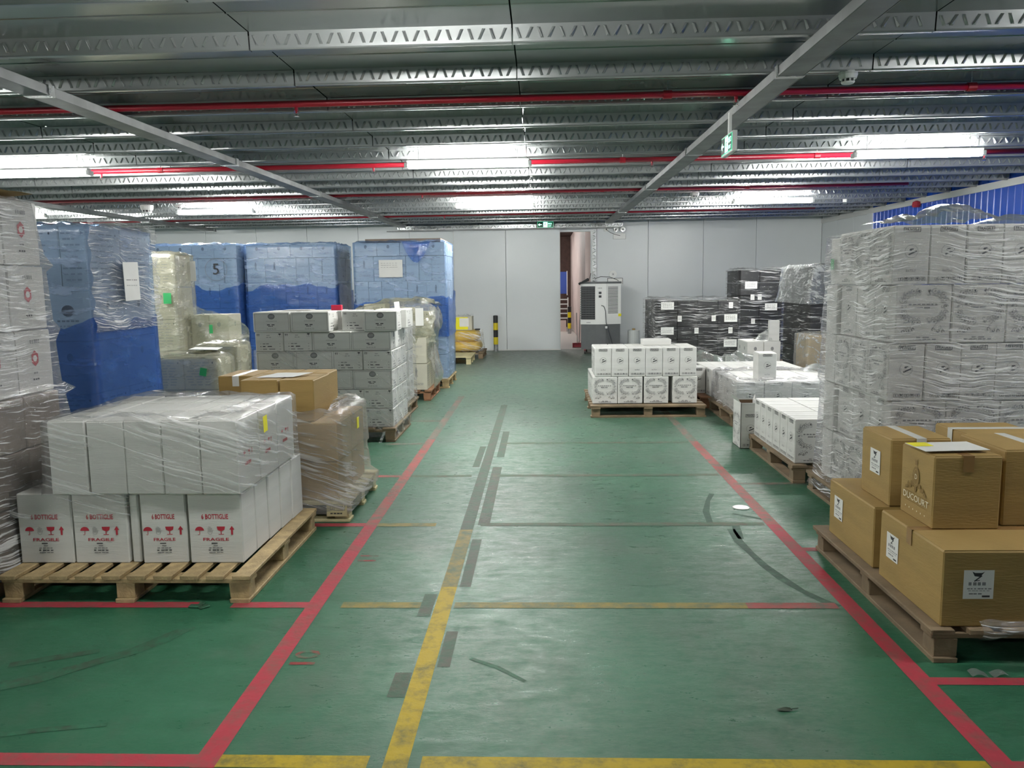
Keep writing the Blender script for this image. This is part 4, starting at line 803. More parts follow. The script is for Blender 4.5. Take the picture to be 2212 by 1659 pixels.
blue_stack(-6.0, 12.2, 'blue stack marked 5', 'numbered blue stack', 1, (.17, 1.60), 41)
blue_stack(-4.55, 12.4, 'middle blue stack at the far wall', 'middle blue stack', 1, (.17, 1.60), 44)
blue_stack(-2.84, 12.3, 'blue stack nearest the sliding door', 'doorside blue stack', 1, (.80, 1.42), 47)
o = thing('handwritten_number', (-4.93, 12.16, 1.86), 'handwritten 5 in a ring on the blue-wrapped stack', 'handwriting'); p = Pr(); p.ring(0, 0, .17, .17, .006, M['grey'], 20); p.text('5', 0, 0, .24, M['ink']); link('pen_stroke', p.mb.data('five', p.mats), o, (0, 0, 0))
o = thing('paper_sheet', (-2.28, 12.245, 1.84), 'white paper sheet on the blue stack nearest the sliding door', 'paper'); mb = MB(); mb.box(-.18, 0, -.13, .18, .003, .13); obj('sheet', mb, M['paper'], o); p = Pr(); rr = random.Random(4); [p.words(-.02, .08-.03*i, .26, .006, M['lgrey'], rr, 6) for i in range(3)]; link('print', p.mb.data('notice_print', p.mats), o, (0, -.002, 0))
mb = MB(); mb.box(-.58, 0, 0, .58, .9, .05); tag(obj('top_sheet', mb, M['greybrown'], None, (-2.12, 12.45, 2.245)), 'dark sheet on top of the blue stack nearest the sliding door', 'sheet')
drape('torn_film', 'torn blue film flap hanging at the head of the blue stack by the door', lambda u, v: (-2.1+.42*u, 12.24-.02*math.sin(u*4), 2.24-.32*v*math.sin(u*3.1)), 12, 8, F['bluedense'], (-1.9, 12.24, 2.1), seed=9, amp=.02)

# --- seal-printed cartons on the near side of the aisle
SN = 'in the seal-printed stack'
xa = [-2.93, -2.65, -2.37, -1.95, -1.53]; xb = [-2.93, -2.545, -2.16, -1.845, -1.53]; ys = [8.12, 8.42, 8.72, 9.0]
xa = [-2.93, -2.64, -2.345, -1.94, -1.53]; xb = [-2.93, -2.53, -2.13, -1.83, -1.53]
LS = []
for k in range(5):
    if k % 2 == 0: LS.append(dict(z=.1455+.198*k, h=.196, xs=xa if k == 4 or k == 2 else xb, ys=ys, F=['arrows', 'arrows', 'seal', 'seal'] if k in (4, 2) else ['seal', 'seal', 'arrows', 'arrows'], S='arrows' if k != 4 else 'seal', top=k == 4))
    else: LS.append(dict(z=.1455+.198*k, h=.196, xs=xb, ys=ys, F=['seal', 'seal', 'arrows', 'arrows'], S='arrows'))
stack('white seal-printed carton', SN, LS)
zt = .1455+.99
for b, f, s_, lb, rz in (((-2.935, 8.10, -2.555, 8.38), 'seal', None, 'top seal-printed carton at the corner away from the aisle', .0), ((-2.535, 8.06, -2.14, 8.40), 'seal', 'arrows', 'top seal-printed carton, second along, beneath the red packet', -.03), ((-2.06, 8.22, -1.78, 8.58), 'arrows', None, 'top carton turned to show its handling marks', .06), ((-1.80, 8.08, -1.46, 8.36), 'seal', 'arrows', 'top seal-printed carton overhanging the aisle side', .02), ((-1.78, 8.60, -1.44, 8.95), None, 'arrows', 'top white carton at the rear on the aisle side', -.03), ((-2.9, 8.42, -2.52, 8.72), None, None, 'top white carton behind the corner one', 0), ((-2.5, 8.44, -2.1, 8.74), None, None, 'top white carton behind the packet carton', 0)):
    carton(*b, zt, .203, 'white', {'F': f, 'R': s_}, lb, 'loose top cartons '+SN, top=True, rz=rz)
mb = MB(); mb.box(-.055, -.03, 0, .055, .03, .055, b=.003); t = tag(obj('red_packet', mb, M['redbox'], None, (-2.17, 8.5, zt+.203)), 'small red packet on top of the seal-printed cartons', 'packet')
mb = MB(); mb.box(-.15, -.1, 0, .15, .1, .003); tag(obj('paper_sheet', mb, M['paper'], None, (-2.6, 8.58, zt+.207)), 'white paper lying on the seal-printed cartons', 'paper')
pallet(-2.96, 8.05, -1.50, 9.08, 'grey weathered pallet under the seal-printed cartons', m='wood2', axis='Y', bottom='Y')
wrap('stretch_film', 'clear film round the lower seal-printed cartons', [(.05, -2.95, 8.09, -1.50, 9.03), (.2, -2.95, 8.095, -1.515, 9.02), (.62, -2.94, 8.10, -1.515, 9.01), (.95, -2.94, 8.105, -1.52, 9.01)], F['light'], 51, amp=.010, res=.05)
drape('film_tail', 'twisted film tail hanging from the grey pallet corner', lambda u, v: (-1.62-.05*v+.03*u, 8.02-.03*v, .12-.115*v), 4, 6, F['heavy'], (-1.63, 8.02, .05), 'film', 5, .008)
stack('white carton', 'in the crinkled-film white stack', [dict(z=.1455+.318*k, h=.315, xs=[-2.6, -2.29, -1.98, -1.67], ys=[9.35, 9.68, 10.01, 10.34], F='narrow' if k != 1 else 'seal_small', S='seal_small', top=k == 2) for k in range(3)])
pallet(-2.7, 9.3, -1.62, 10.4, 'pallet under the film-wrapped stack behind the seal-printed one', m='wood2')
wrap('stretch_film', 'crinkled film on the stack behind the seal-printed one', [(.12, -2.62, 9.33, -1.64, 10.36), (1.1, -2.61, 9.33, -1.65, 10.36)], F['clear'], 52, amp=.02, topmode='ring', res=.05)
stack('cream bottle carton', 'in the bagged aisle stack', [dict(z=.1455+.367*k, h=.364, xs=[-2.49, -2.19, -1.89, -1.59], ys=[11.0, 11.3, 11.6, 11.9], F='figure' if k == 0 else 'script', S='list', top=k == 1) for k in range(2)], key='cream')
for i, x in enumerate((-2.45, -2.1, -1.86)): carton(x, 11.05+.1*i, x+.30, 11.4+.1*i, .8795, .46-.06*i, 'cream', {'F': 'list'}, f'pale carton bulging under the plastic bag, {["farthest from", "second from", "nearest"][i]} the aisle', 'cartons under the bag')
pallet(-2.55, 10.95, -1.53, 12.0, 'orange-brown pallet under the bagged stack', m='wood3', axis='Y')
def bag(u, v):
    x = -2.9+1.44*u; top = 1.30+.14*math.sin(u*2.6)-.20*(1-u)**2
    if u > .92: top -= (u-.92)*1.3
    return (x, 10.98-.05*math.sin(v*7+u*4), top*(1-v)+.80*v)
drape('plastic_bag', 'big crumpled clear bag over the bagged stack', bag, 26, 12, F['cream'], (-2.2, 10.98, .9), 'plastic bag', 12, .05)
drape('plastic_bag', 'bag side hanging down the aisle face of the cream bottle cartons', lambda u, v: (-1.52+.04*math.sin(v*9), 10.98+.95*u, 1.28*(1-v)+.18*v), 14, 18, F['cream'], (-1.55, 11.4, .7), 'plastic bag', 14, .04)
drape('plastic_bag', 'top of the clear bag slumped over the bagged stack', lambda u, v: (-2.9+1.42*u, 10.98+.95*v, 1.32+.12*math.sin(u*2.6)-.10*v-.2*(1-u)**2), 20, 12, F['cream'], (-2.2, 11.4, 1.3), 'plastic bag', 16, .05)
o = thing('paper_sheet', (-1.66, 10.90, 1.16), 'white rectangular sheet stuck on the crumpled bag', 'paper'); mb = MB(); mb.box(-.055, 0, -.12, .055, .003, .12); obj('sheet', mb, M['paper'], o)
mb = MB(); mb.box(-.03, 0, 0, .03, .012, .30); tag(obj('card_strip', mb, M['paper'], None, (-1.67, 9.42, 1.101), (0, -.10, 0)), 'leaning strip of white card beside the topmost seal-printed carton', 'card')
# --- yellow bags by the far wall
pallet(-2.3, 15.9, -1.40, 16.9, 'pale yellow pallet beside the sliding door', h=.16, m='wood4', axis='X', bottom=None, nb=9, bw=.108)
pallet(-2.4, 17.1, -1.25, 18.2, 'dark pallet under the yellow sacks', h=.14, m='wood2')
def sack(x, y, z, w_, d_, h_, m, lb):
    mb = MB(); n, k = 18, 7; vs = []
    for j in range(k+1):
        tt = j/k; e = .80+.20*math.sin(math.pi*tt)**.5
        for i in range(n):
            a_ = 2*math.pi*i/n; c, s_ = math.cos(a_), math.sin(a_); q = e+.03*noise.noise(Vector((c*2+x, s_*2+y, tt*3+z)))
            vs.append((w_/2*math.copysign(abs(c)**.45, c)*q, d_/2*math.copysign(abs(s_)**.45, s_)*q, h_*tt+.012*noise.noise(Vector((c*2, s_*2, 5)))*(0 < j < k)))
    fs = [(j*n+i, j*n+(i+1) % n, (j+1)*n+(i+1) % n, (j+1)*n+i) for j in range(k) for i in range(n)]+[tuple(range(n))[::-1], tuple(range(k*n, k*n+n))]
    mb.mesh(vs, fs); return tag(obj('sack', mb, M[m], None, (x, y, z), smooth=True), lb, 'sack', 'yellow sacks on the pallet')
sack(-1.75, 17.6, .14, .88, .9, .22, 'yellowbag', 'lower glossy yellow sack on the dark pallet'); sack(-1.77, 17.6, .355, .84, .85, .24, 'yellowbag', 'upper glossy yellow sack under the small carton')
wrap('stretch_film', 'glossy film round the yellow sacks', [(.16, -2.2, 17.14, -1.30, 18.05), (.58, -2.18, 17.16, -1.34, 18.03)], F['clear'], 61, amp=.02)
c = carton(-2.0, 17.3, -1.50, 17.7, .60, .30, 'cream', {}, 'small carton with yellow label on the yellow sacks', None, top=True); sticker(c, -.02, -.205, .15, .36, .26, M['yellowlabel'], name='yellow_label'); sticker(c, .08, -.207, .17, .20, .18, M['paper'], name='white_label')
mb = MB(); mb.box(-.05, -.04, 0, .06, .04, .03, b=.005); tag(obj('tape_dispenser', mb, M['plastd'], None, (-1.40, 17.45, .596)), 'small dark tool lying at the edge of the yellow sacks', 'tool')
drape('film_tuft', 'thin frill of film on the small carton by the wall', lambda u, v: (-2.02+.55*u, 17.32, .90+.05*v), 16, 2, F['grey'], (-1.75, 17.32, .9), 'film', 17, .03)

# --- air cooler
t = thing('air_cooler', (1.32, 18.1, 0), 'tall white evaporative air cooler on a grey tank beside the doorway', 'air cooler')
def prism(pts, z0, z1, m, name, par):
    mb = MB(); n = len(pts); mb.mesh([(x, y, z_) for z_ in (z0, z1) for x, y in pts], [tuple(range(n))[::-1], tuple(range(n, 2*n))]+[(i, (i+1) % n, (i+1) % n+n, i+n) for i in range(n)]); return obj(name, mb, m, par)
bodyp = [(-.46, -.02), (-.12, -.14), (.10, -.14), (.44, -.02), (.44, .50), (-.36, .50)]
prism([(x*.97, y*.97+.01) for x, y in bodyp], .10, .66, M['plastg'], 'water_tank', t); prism(bodyp, .66, 1.555, M['plast'], 'cabinet', t); prism([(x*1.03, y*1.03) for x, y in bodyp], 1.555, 1.60, M['plastg'], 'top_cover', t)
d_ = Vector((.34, -.12, 0)).normalized(); nrm = Vector((d_.y, -d_.x, 0)); an = math.atan2(d_.y, d_.x)
lv = link('louvre_panel', None, t, (-.46, -.02, 0), (0, 0, an)); mb = MB(); mb.box(.02, -.010, .77, .34, .0, 1.50); obj('grille_recess', mb, M['plastd'], lv)
for i in range(14): mb = MB(); mb.mesh([(.015, -.045, 0), (.335, -.045, 0), (.335, -.008, .022), (.015, -.008, .022), (.015, -.045, .006), (.335, -.045, .006), (.335, -.008, .028), (.015, -.008, .028)], [(0, 1, 2, 3), (7, 6, 5, 4), (0, 4, 5, 1), (1, 5, 6, 2), (2, 6, 7, 3), (3, 7, 4, 0)]); obj('louvre', mb, M['plastg'], lv, (0, 0, .79+.051*i))
for i in range(4): mb = MB(); mb.box(.06+.07*i, -.012, .78, .066+.07*i, -.004, 1.49); obj('vane', mb, M['plastg'], lv)
for i in range(24): mb = MB(); mb.box(0, -.004, 0, .24, .0, .012); obj('side_slot', mb, M['plastg'], t, (.145, -.128, .90+.025*i), (0, 0, math.atan2(.12, .34)))
for z_ in (1.28, 1.36): mb = MB(); mb.box(-.06, -.146, z_-.03, .0, -.138, z_+.02); obj('control_button', mb, M['plastd'], t)
p = Pr(); rr = random.Random(8); p.words(0, 0, .10, .014, M['grey'], rr, 5); link('badge', p.mb.data('badge', p.mats), t, (-.28, -.092, .70), (0, 0, an)); link('badge', p.mb.data('badge2', p.mats), t, (-.03, -.145, 1.46))
mb = MB(); mb.box(-.035, -.004, -.03, .035, 0, .03); tag(obj('round_sticker', mb, M['yellowlabel'], t, (.415, -.035, .86), (0, 0, .34)), 'yellow sticker')
for x, y in ((-.36, -.02), (.32, .0), (-.30, .42), (.34, .42)):
    w_ = link('caster', None, t, (x, y, 0)); mb = MB(); mb.tube([(-.012, 0, .045), (.012, 0, .045)], .045, 14); obj('wheel', mb, M['rubber'], w_); mb = MB(); mb.box(-.02, -.015, .06, .02, .03, .11); obj('fork', mb, M['redpl'], w_)
mb = MB(); pts = [(.0, -.16, 1.08), (.05, -.17, 1.06), (.09, -.17, .95), (.10, -.17, .70), (.12, -.18, .62), (.17, -.18, .45), (.24, -.17, .22), (.30, -.15, .12)]; mb.tube(pts, .007, 6); obj('power_cord', mb, M['plastd'], t); mb = MB(); mb.box(.08, -.19, .57, .13, -.165, .62, b=.004); obj('cord_clip', mb, M['plast'], t)
mb = MB(); mb.tube([(1.17, 17.95, 1.66), (1.3, 17.95, 1.71), (1.5, 17.97, 1.70), (1.66, 18.0, 1.64), (1.70, 18.0, 1.612)], .007, 6); tag(obj('coiled_cable', mb, M['plastd']), 'thin dark cable looping over the air cooler top', 'cable')
t = thing('power_plug', (1.0, 18.0, 1.60), 'dark power tool head and plug lying over the cooler edge', 'plug'); mb = MB(); mb.tube([(-.16, -.06, -.04), (-.08, -.04, .0), (.04, -.02, .055)], .016, 8, r2=.034); obj('plug_body', mb, M['plastd'], t); mb = MB(); mb.tube([(.04, -.02, .03), (.07, 0, .10), (.09, 0, .19)], .008, 6); obj('hook', mb, M['plastd'], t); mb = MB(); mb.tube([(-.18, -.065, -.045), (-.15, -.058, -.035)], .026, 8); obj('pin_end', mb, M['rubber'], t)
t = thing('film_roll', (2.07, 18.3, 0), 'upright roll of clear film standing against the wall by the cooler', 'roll'); mb = MB(); mb.lathe([(.13, 0), (.135, .02), (.135, .50), (.12, .51)], 20); obj('roll_body', mb, M['stretchroll'], t, smooth=False); mb = MB(); mb.lathe([(.035, .505), (.035, .54)], 14); obj('core', mb, M['brown'], t)

# --- white cartons by the doorway pallet
DN = 'on the pallet before the cooler'
pallet(.565, 9.44, 1.93, 10.95, 'weathered pallet in the middle of the hall before the air cooler', m='wood2', axis='X', nb=8, bottom='X')
for i, (a0, a1) in enumerate(((.60, .897), (.90, 1.197), (1.213, 1.505), (1.552, 1.845))): carton(a0, 9.6, a1, 9.80, .1455, .324, 'white', {'F': 'wreath', 'L': 'narrow' if i == 0 else None}, f'wreath-printed carton, lower front row, {["first", "second", "third", "last"][i]} from the aisle, before the cooler', 'lower cartons '+DN, top=True)
for j in range(1, 5):
    for i in range(4): 
        if i in (0, 3) or j == 4: carton(.60+.312*i, 9.6+.205*j, .897+.312*i, 9.8+.205*j, .1455, .324, 'white', {'L': 'narrow' if i == 0 else None}, f'white carton, lower layer, {row(5, j)}, {["first", "second", "third", "last"][i]} from the aisle, before the cooler', 'lower cartons '+DN, top=True)
for j in range(2):
    for i in range(6): carton(.626+.2015*i, 9.60+.31*j, .826+.2015*i, 9.905+.31*j, .4705, .345, 'white', {'F': 'narrow' if j == 0 else None, 'L': 'wreath' if i == 0 else None}, f'upright white carton, upper {row(2, j)}, {["first", "second", "third", "fourth", "fifth", "last"][i]} from the aisle, before the cooler', 'upper cartons '+DN, top=True)
carton(1.235, 9.93, 1.585, 10.17, .8165, .075, 'white', {}, 'flat white tray box on top before the air cooler', None)

# --- low white pallets on the blue wall side
def low(nm, xs, ys_, z, h, F_, S_, key='white', grp=None): stack('white carton', nm, [dict(z=z, h=h, xs=xs, ys=ys_, F=F_, S=S_, full=True, top=True)], side='L', key=key, grp=grp)
pallet(1.99, 10.1, 3.35, 11.5, 'reddish pallet under the low white cartons before the black stacks', m='wood3', axis='Y', nb=7)
low('on the reddish pallet', [2.12, 2.42, 2.72, 3.02, 3.32], [10.15, 10.5, 10.85, 11.2], .1455, .335, ['narrow', 'narrow', 'wreath', 'narrow'], 'narrow')
carton(1.925, 10.45, 2.115, 10.75, .1455, .335, 'white', {'F': 'narrow'}, 'white carton set back at the aisle corner of the reddish pallet', 'cartons on the reddish pallet', top=True)
drape('film_heap', 'heap of crinkled film behind the cartons on the reddish pallet', lambda u, v: (2.05+1.0*u, 11.22+.35*v, .42+.20*math.sin(v*3.1)*(.6+.4*math.sin(u*7)**2)), 24, 8, F['grey'], (2.6, 11.4, .4), 'film', 21, .05)
pallet(2.06, 8.78, 3.36, 10.03, 'pallet under the film-banded low white cartons', m='wood2', axis='Y')
low('in the film-banded low block', [2.13, 2.43, 2.73, 3.03, 3.33], [8.85, 9.15, 9.45, 9.75, 10.0], .1455, .342, 'narrow', 'narrow')
wrap('stretch_film', 'white-gleaming film band round the low carton block', [(.13, 2.11, 8.83, 3.35, 10.02), (.50, 2.12, 8.83, 3.34, 10.01)], F['heavy'], 71, amp=.012, topmode='ring', topw=.06)
carton(2.375, 8.90, 2.575, 9.15, .4885, .31, 'white', {'F': 'narrow', 'L': None}, 'single white carton standing on the film-banded low block', None, top=True, rz=-.03)
drape('film_heap', 'small heap of film on the low block beside the tall white stack', lambda u, v: (3.15+.35*u, 9.75+.2*v, .50+.08*math.sin(v*3.1)*math.sin(u*3.1)), 8, 5, F['grey'], (3.3, 9.8, .5), 'film', 22, .02)
# open carton on the floor
t = thing('white_carton', (1.975, 7.78, 0), 'empty white carton standing open on the floor by the lane line', 'carton')
mb = MB(); w_, d2, h_ = .19, .30, .44; th = .005
for b_ in ((-w_/2, -d2/2, 0, w_/2, -d2/2+th, h_), (-w_/2, d2/2-th, 0, w_/2, d2/2, h_), (-w_/2, -d2/2, 0, -w_/2+th, d2/2, h_), (w_/2-th, -d2/2, 0, w_/2, d2/2, h_), (-w_/2, -d2/2, 0, w_/2, d2/2, th)): mb.box(*b_)
obj('shell', mb, M['white'], t); mb = MB(); mb.box(-w_/2+th, -d2/2+th, th, w_/2-th, d2/2-th, .03); mb.box(-w_/2+th, d2/2-th-.001, .03, w_/2-th, d2/2-th, h_-.01); obj('lining', mb, M['inside'], t)
mb = MB(); mb.mesh([(-w_/2, -d2/2+.01, h_), (-w_/2, d2/2, h_), (-w_/2-.035, d2/2, h_+.05), (-w_/2-.03, -d2/2+.02, h_+.05)], [(0, 1, 2, 3)]); mb.mesh([(w_/2, -d2/2+.01, h_), (w_/2, d2/2, h_), (w_/2+.02, d2/2, h_+.045), (w_/2-.05, -d2/2+.04, h_+.02)], [(0, 1, 2, 3)]); obj('top_flap', mb, M['white'], t)
put_print(t, 'narrow', 'F', w_, d2, h_*.78); put_print(t, 'wreath', 'L', w_, d2, h_*.8)
# low block in front
pallet(1.955, 6.28, 3.2, 7.66, 'grey pallet under the white cartons next to the open one', m='wood2', axis='Y')
low('next to the open carton', [1.99, 2.29, 2.59, 2.89], [6.35+.2015*i for i in range(7)], .1455, .352, 'wreath', 'narrow')
# small white stack and brown wrapped carton in front of the black stacks
stack('small white carton', 'before the black stacks', [dict(z=.0+.355*k, h=.352, xs=[2.98, 3.22, 3.46], ys=[11.8, 12.1, 12.4], F='seal_small', S='seal_small', top=k == 1) for k in range(2)], side='L')
mb = MB(); mb.box(-.075, -.03, 0, .075, .03, .30, b=.003); tag(obj('white_box', mb, M['white'], None, (3.37, 11.86, .7095)), 'slim white box standing on the small white cartons', 'box')
drape('film_heap', 'bunched film beside the slim white box', lambda u, v: (3.08+.25*u, 11.82+.15*v, .72+.20*u*math.sin(v*3.1)), 10, 8, F['grey'], (3.2, 11.9, .72), 'film', 24, .03)
pallet(3.4, 10.5, 4.2, 11.2, 'pallet under the brown film-covered carton', m='wood2')
carton(3.46, 10.6, 4.05, 11.1, .1455, .72, 'brown', {}, 'large brown carton under cloudy film beside the black stacks', None, top=True)
wrap('stretch_film', 'cloudy film over the large brown carton by the black stacks', [(.15, 3.44, 10.58, 4.07, 11.12), (.87, 3.45, 10.59, 4.06, 11.11)], F['grey'], 81, amp=.02, topmode='cap')
mb = MB(); mb.box(-.03, 0, -.04, .03, .002, .04); tag(obj('square_sticker', mb, M['yellowlabel'], None, (3.80, 10.545, .62)), 'yellow sticker on the large brown film-covered carton', 'sticker')

# --- black-carton stacks
def black_stack(nm, short, x0, y0, cols, cw, rows_, dw, n, h, seed, filmset, labels, side='L', z0=.1455):
    xs = [x0+cw*i for i in range(cols+1)]; ys_ = [y0+dw*i for i in range(rows_+1)]
    stack('black carton', 'in the '+short, [dict(z=z0+h*k, h=h-.003, xs=xs, ys=ys_, top=k == n-1) for k in range(n)], side='L', key='black')
    zsr = sorted({l[1] for l in labels}, reverse=True)
    for (lx, lz, big) in labels:
        ri = zsr.index(lz); same = sorted(l[0] for l in labels if l[1] == lz); ci = same.index(lx)
        lb_ = f'{"wide white" if big else "tiny white"} label, {ORD[ri]} level down, {ORD[ci]} from the aisle, {short}'
        t_ = tag(link('carton_label', None, None, (lx, y0-.012, lz)), lb_, 'label', f'labels on the {nm}')
        W_, H_ = (.22, .13) if big else (.07, .10); mb = MB(); mb.box(-W_/2, 0, -H_/2, W_/2, .002, H_/2); obj('sheet', mb, M['paper'], t_)
        p = Pr(); rr = random.Random(int(lx*99)); [p.words(0, H_*.25-H_*.2*i, W_*.75, H_*.06, M['grey'], rr, 5) for i in range(3)]; link('print', p.mb.data('label_print', p.mats), t_, (0, -.0015, 0))
    pallet(x0-.05, y0-.05, xs[-1]+.05, ys_[-1]+.05, f'pallet under the {nm}', m='wood2')
black_stack('low black stack facing the aisle', 'low black stack', 1.99, 14.0, 4, .345, 4, .42, 5, .222, 1, None, [(2.16, 1.17, 1), (2.16, .74, 1), (2.37, .95, 0), (2.66, .74, 0), (3.24, .95, 1), (3.24, .52, 1), (3.24, 1.17, 0), (3.24, .74, 0), (2.95, .95, 0), (3.27, .24, 1), (2.6, .30, 0)])
wrap('stretch_film', 'glittering film over the low black stack', [(.3, 1.98, 13.99, 3.38, 15.7), (1.27, 1.98, 13.99, 3.38, 15.7)], F['dark'], 91, amp=.02, topmode='ring', topw=.3, res=.06, off=.02)
black_stack('tall black stack in the corner', 'tall corner stack', 3.64, 15.0, 3, .345, 3, .36, 7, .233, 2, None, [(3.83, 1.50, 1), (3.99, 1.28, 0), (4.2, 1.10, 1), (3.88, .84, 0), (3.86, 1.28, 0)])
wrap('stretch_film', 'film round the tall black stack in the corner', [(.3, 3.62, 14.99, 4.68, 16.1), (1.79, 3.63, 14.99, 4.68, 16.1)], F['dark'], 92, amp=.02, topmode='ring', topw=.2, res=.06)
black_stack('black stack beside the tall white one', 'bag-topped black stack', 3.80, 11.6, 3, .345, 3, .42, 7, .232, 3, None, [])
wrap('stretch_film', 'film round the black stack beside the tall white one', [(.14, 3.79, 11.59, 4.85, 12.87), (1.78, 3.79, 11.59, 4.85, 12.87)], F['dark'], 93, amp=.02, topmode='ring', topw=.3, res=.06)
wrap('bag_film', 'grey bag over the head of the black stack beside the tall white one', [(1.25, 3.72, 11.55, 4.9, 12.95), (1.4, 3.74, 11.56, 4.88, 12.9), (1.79, 3.80, 11.58, 4.86, 12.86)], F['grey'], 94, amp=.04, topmode='cap', res=.06, off=.02)
p = Pr(); p.text('JA MORENA', 0, 0, .075, M['lgrey'], sx=.85); o = thing('carton_lettering', (4.10, 11.555, 1.03), 'pale lettering on the black carton beside the tall white stack', 'lettering'); link('letters', p.mb.data('letters', p.mats), o, (0, 0, 0))

# --- the tall white film-wrapped stack
TN = 'in the tall white stack'
x0 = 2.10; y0 = 4.95
nx = [x0, 2.318, 2.530, 2.742, 2.954, 3.166]; wx = [x0+.03, 2.46, 2.78, 3.10]; ysx = [y0, y0+.31, y0+.60, y0+.88]
stack('white carton', TN, [dict(z=.1455+.353*k, h=.351, xs=(nx if k % 2 == 0 else wx), ys=ysx, F='narrow' if k % 2 == 0 else 'wreath', S='wreath' if k % 2 == 0 else 'narrow', top=k == 4) for k in range(5)], side='L')
carton(2.11, 5.84, 2.35, 6.02, .1455+.353*4, .33, 'white', {}, 'grey-white carton with green tag at the back of the tall white stack', None)
for k in range(4): carton(2.10, 5.84, 2.35, 6.05, .1455+.353*k, .35, 'white', {}, f'white carton at the back aisle corner of the tall white stack, {lay(5, k)} layer', 'rear corner cartons of the tall white stack')
mb = MB(); mb.box(0, -.03, -.04, .002, .03, .04); tag(obj('green_sticker', mb, M['green'], None, (2.092, 5.94, 1.70)), 'small green tag near the top of the tall white stack', 'sticker')
pallet(2.02, 4.9, 3.3, 6.15, 'pallet under the tall white film-wrapped stack', m='wood2')
wrap('stretch_film', 'heavily glinting film round the tall white stack', [(.06, 2.03, 4.92, 3.28, 6.12), (.16, 2.06, 4.92, 3.25, 6.10), (.50, 2.075, 4.93, 3.22, 6.07), (.84, 2.085, 4.935, 3.20, 6.05), (.87, 2.07, 4.925, 3.20, 6.07), (1.17, 2.085, 4.935, 3.19, 6.05), (1.23, 2.075, 4.93, 3.19, 6.06), (1.53, 2.095, 4.94, 3.19, 6.04), (1.57, 2.08, 4.93, 3.18, 6.04), (1.90, 2.09, 4.94, 3.18, 6.03)], F['heavy'], 101, amp=.007, res=.035)
drape('plastic_sheet', 'crumpled clear sheet heaped on the tall white stack', lambda u, v: (2.13+.62*u, 5.0+.5*v, 1.925+.03+.10*max(0, math.sin(u*3.4-.6))**2*math.sin(v*3.1+.3)), 26, 12, F['grey'], (2.4, 5.2, 1.93), seed=30, amp=.035)
drape('plastic_sheet', 'edge of clear sheet lying along the top of the tall white stack', lambda u, v: (2.7+.5*u, 5.0+.4*v, 1.93+.05*math.sin(u*3.1)*math.sin(v*3.1)), 14, 6, F['grey'], (2.9, 5.2, 1.93), seed=33, amp=.012)

# --- brown cartons nearest the viewer on the blue wall side
pallet(1.61, 3.25, 2.75, 4.72, 'dusty wooden pallet under the large brown cartons', m='wood2', axis='Y', nb=8, bottom='Y')
BN = 'brown cartons by the blue wall'
carton(1.652, 3.98, 2.25, 4.60, .1455, .315, 'brown', {'L': 'zlabel'}, 'low brown carton with white label, behind the big front one', BN, top=True, tape='tape')
carton(1.652, 3.285, 2.30, 3.90, .1455, .330, 'brown', {'L': 'zlabel', 'F': 'zlabel'}, 'big low brown carton in front, white labels on two faces', BN, top=True, tape='tape')
carton(2.31, 3.30, 2.72, 3.93, .1455, .330, 'brown', {}, 'low brown carton beside the big labelled one', BN, top=True)
carton(2.26, 3.99, 2.72, 4.60, .1455, .315, 'brown', {}, 'low brown carton at the rear, away from the aisle', BN, top=True)
carton(1.735, 3.57, 2.035, 3.89, .4765, .335, 'brown', {'L': 'ducourt'}, 'brown carton with crest and white lettering, paper on top', BN, top=True, tape='tape')
carton(1.725, 3.99, 2.02, 4.35, .4625, .345, 'brown', {'L': 'zlabel'}, 'upper brown carton with white label, behind the crested one', BN, top=True, tape='cleartape')
carton(2.07, 3.62, 2.46, 4.02, .4765, .350, 'brown', {}, 'upper brown carton with round clear seal beside the crested one', BN, top=True, tape='cleartape')
carton(2.14, 4.08, 2.52, 4.42, .4625, .348, 'brown', {}, 'upper brown carton at the rear beside the labelled one', BN, top=True, tape='cleartape')
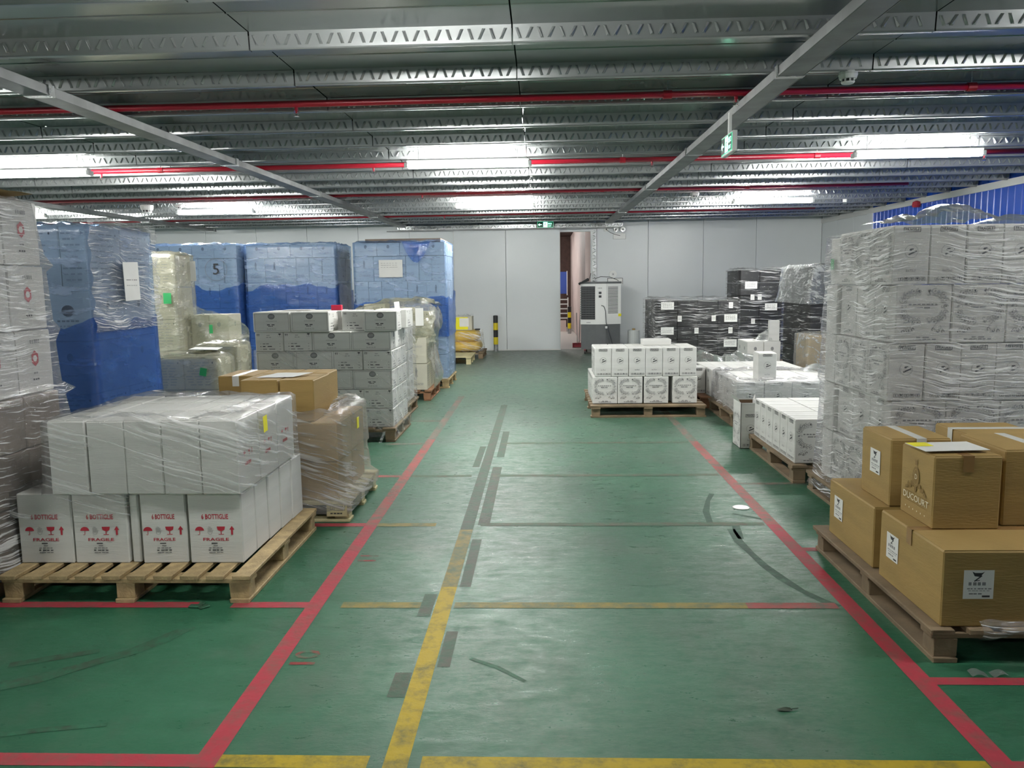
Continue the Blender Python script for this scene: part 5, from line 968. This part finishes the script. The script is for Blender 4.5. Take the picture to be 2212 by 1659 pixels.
t = thing('paper_sheet', (1.86, 3.72, .8215), 'white sheet with yellow note lying on the crested brown carton', 'paper'); mb = MB(); mb.box(-.145, -.095, .002, .145, .095, .004); obj('sheet', mb, M['paper'], t, None, (0, -.01, .04)); mb = MB(); mb.box(-.143, .01, .0045, -.055, .09, .006); obj('yellow_note', mb, M['yellowlabel'], t, None, (0, -.01, .04))
mb = MB(); mb.tube([(0, 0, 0), (-.003, 0, 0)], .022, 16); tag(obj('round_seal', mb, M['disc'], None, (2.067, 3.66, .735)), 'round clear seal on the side of the upper brown carton', 'sticker')
drape('film_tuft', 'wad of crushed clear film at the front of the dusty pallet', lambda u, v: (1.78+.75*u, 3.23-.05*math.sin(v*3.1), .12+.08*v*(.5+.5*math.sin(u*5+1))), 22, 7, F['heavy'], (2.1, 3.22, .12), 'film', 41, .022)
drape('film_tuft', 'scrap of film on the floor before the dusty pallet', lambda u, v: (1.72+.14*u, 3.13+.05*v, .006+.01*math.sin(u*9)), 8, 3, F['grey'], (1.8, 3.15, .005), 'film', 42, .006)

# --- odds and ends on the floor
t = thing('floor_disc', (1.396, 5.60, 0), 'small pale reflective disc lying on the floor by the red line', 'disc'); mb = MB(); mb.lathe([(.058, 0), (.060, .004), (.052, .007), (.05, .005)], 24); obj('rim', mb, M['disc'], t)
mb = MB(); n = 12; mb.poly([(.028*math.cos(2*math.pi*i/n)*(1+.2*math.sin(i*3)), .014*math.sin(2*math.pi*i/n), .003+.002*math.sin(i)) for i in range(n)]); mb.tube([(.026, 0, .003), (.055, .004, .003)], .0015, 5); tag(obj('leaf', mb, M['leaf'], None, (.893, 2.872, .001), (0, 0, .1)), 'dark dead leaf on the bare green floor', 'leaf')
for i, (x, y, s_) in enumerate(((-1.76, 3.83, .030), (-1.71, 3.82, .026), (-1.735, 3.86, .018))): mb = MB(); mb.box(-s_, -s_*.6, 0, s_, s_*.6, .008, b=.003); tag(obj('debris_scrap', mb, M['soil'], None, (x, y, .0015), (0, 0, i*.8)), ['larger', 'second', 'tiniest'][i]+' dark scrap of dirt by the red line before the printed cartons', 'scrap', 'scraps by the red line')
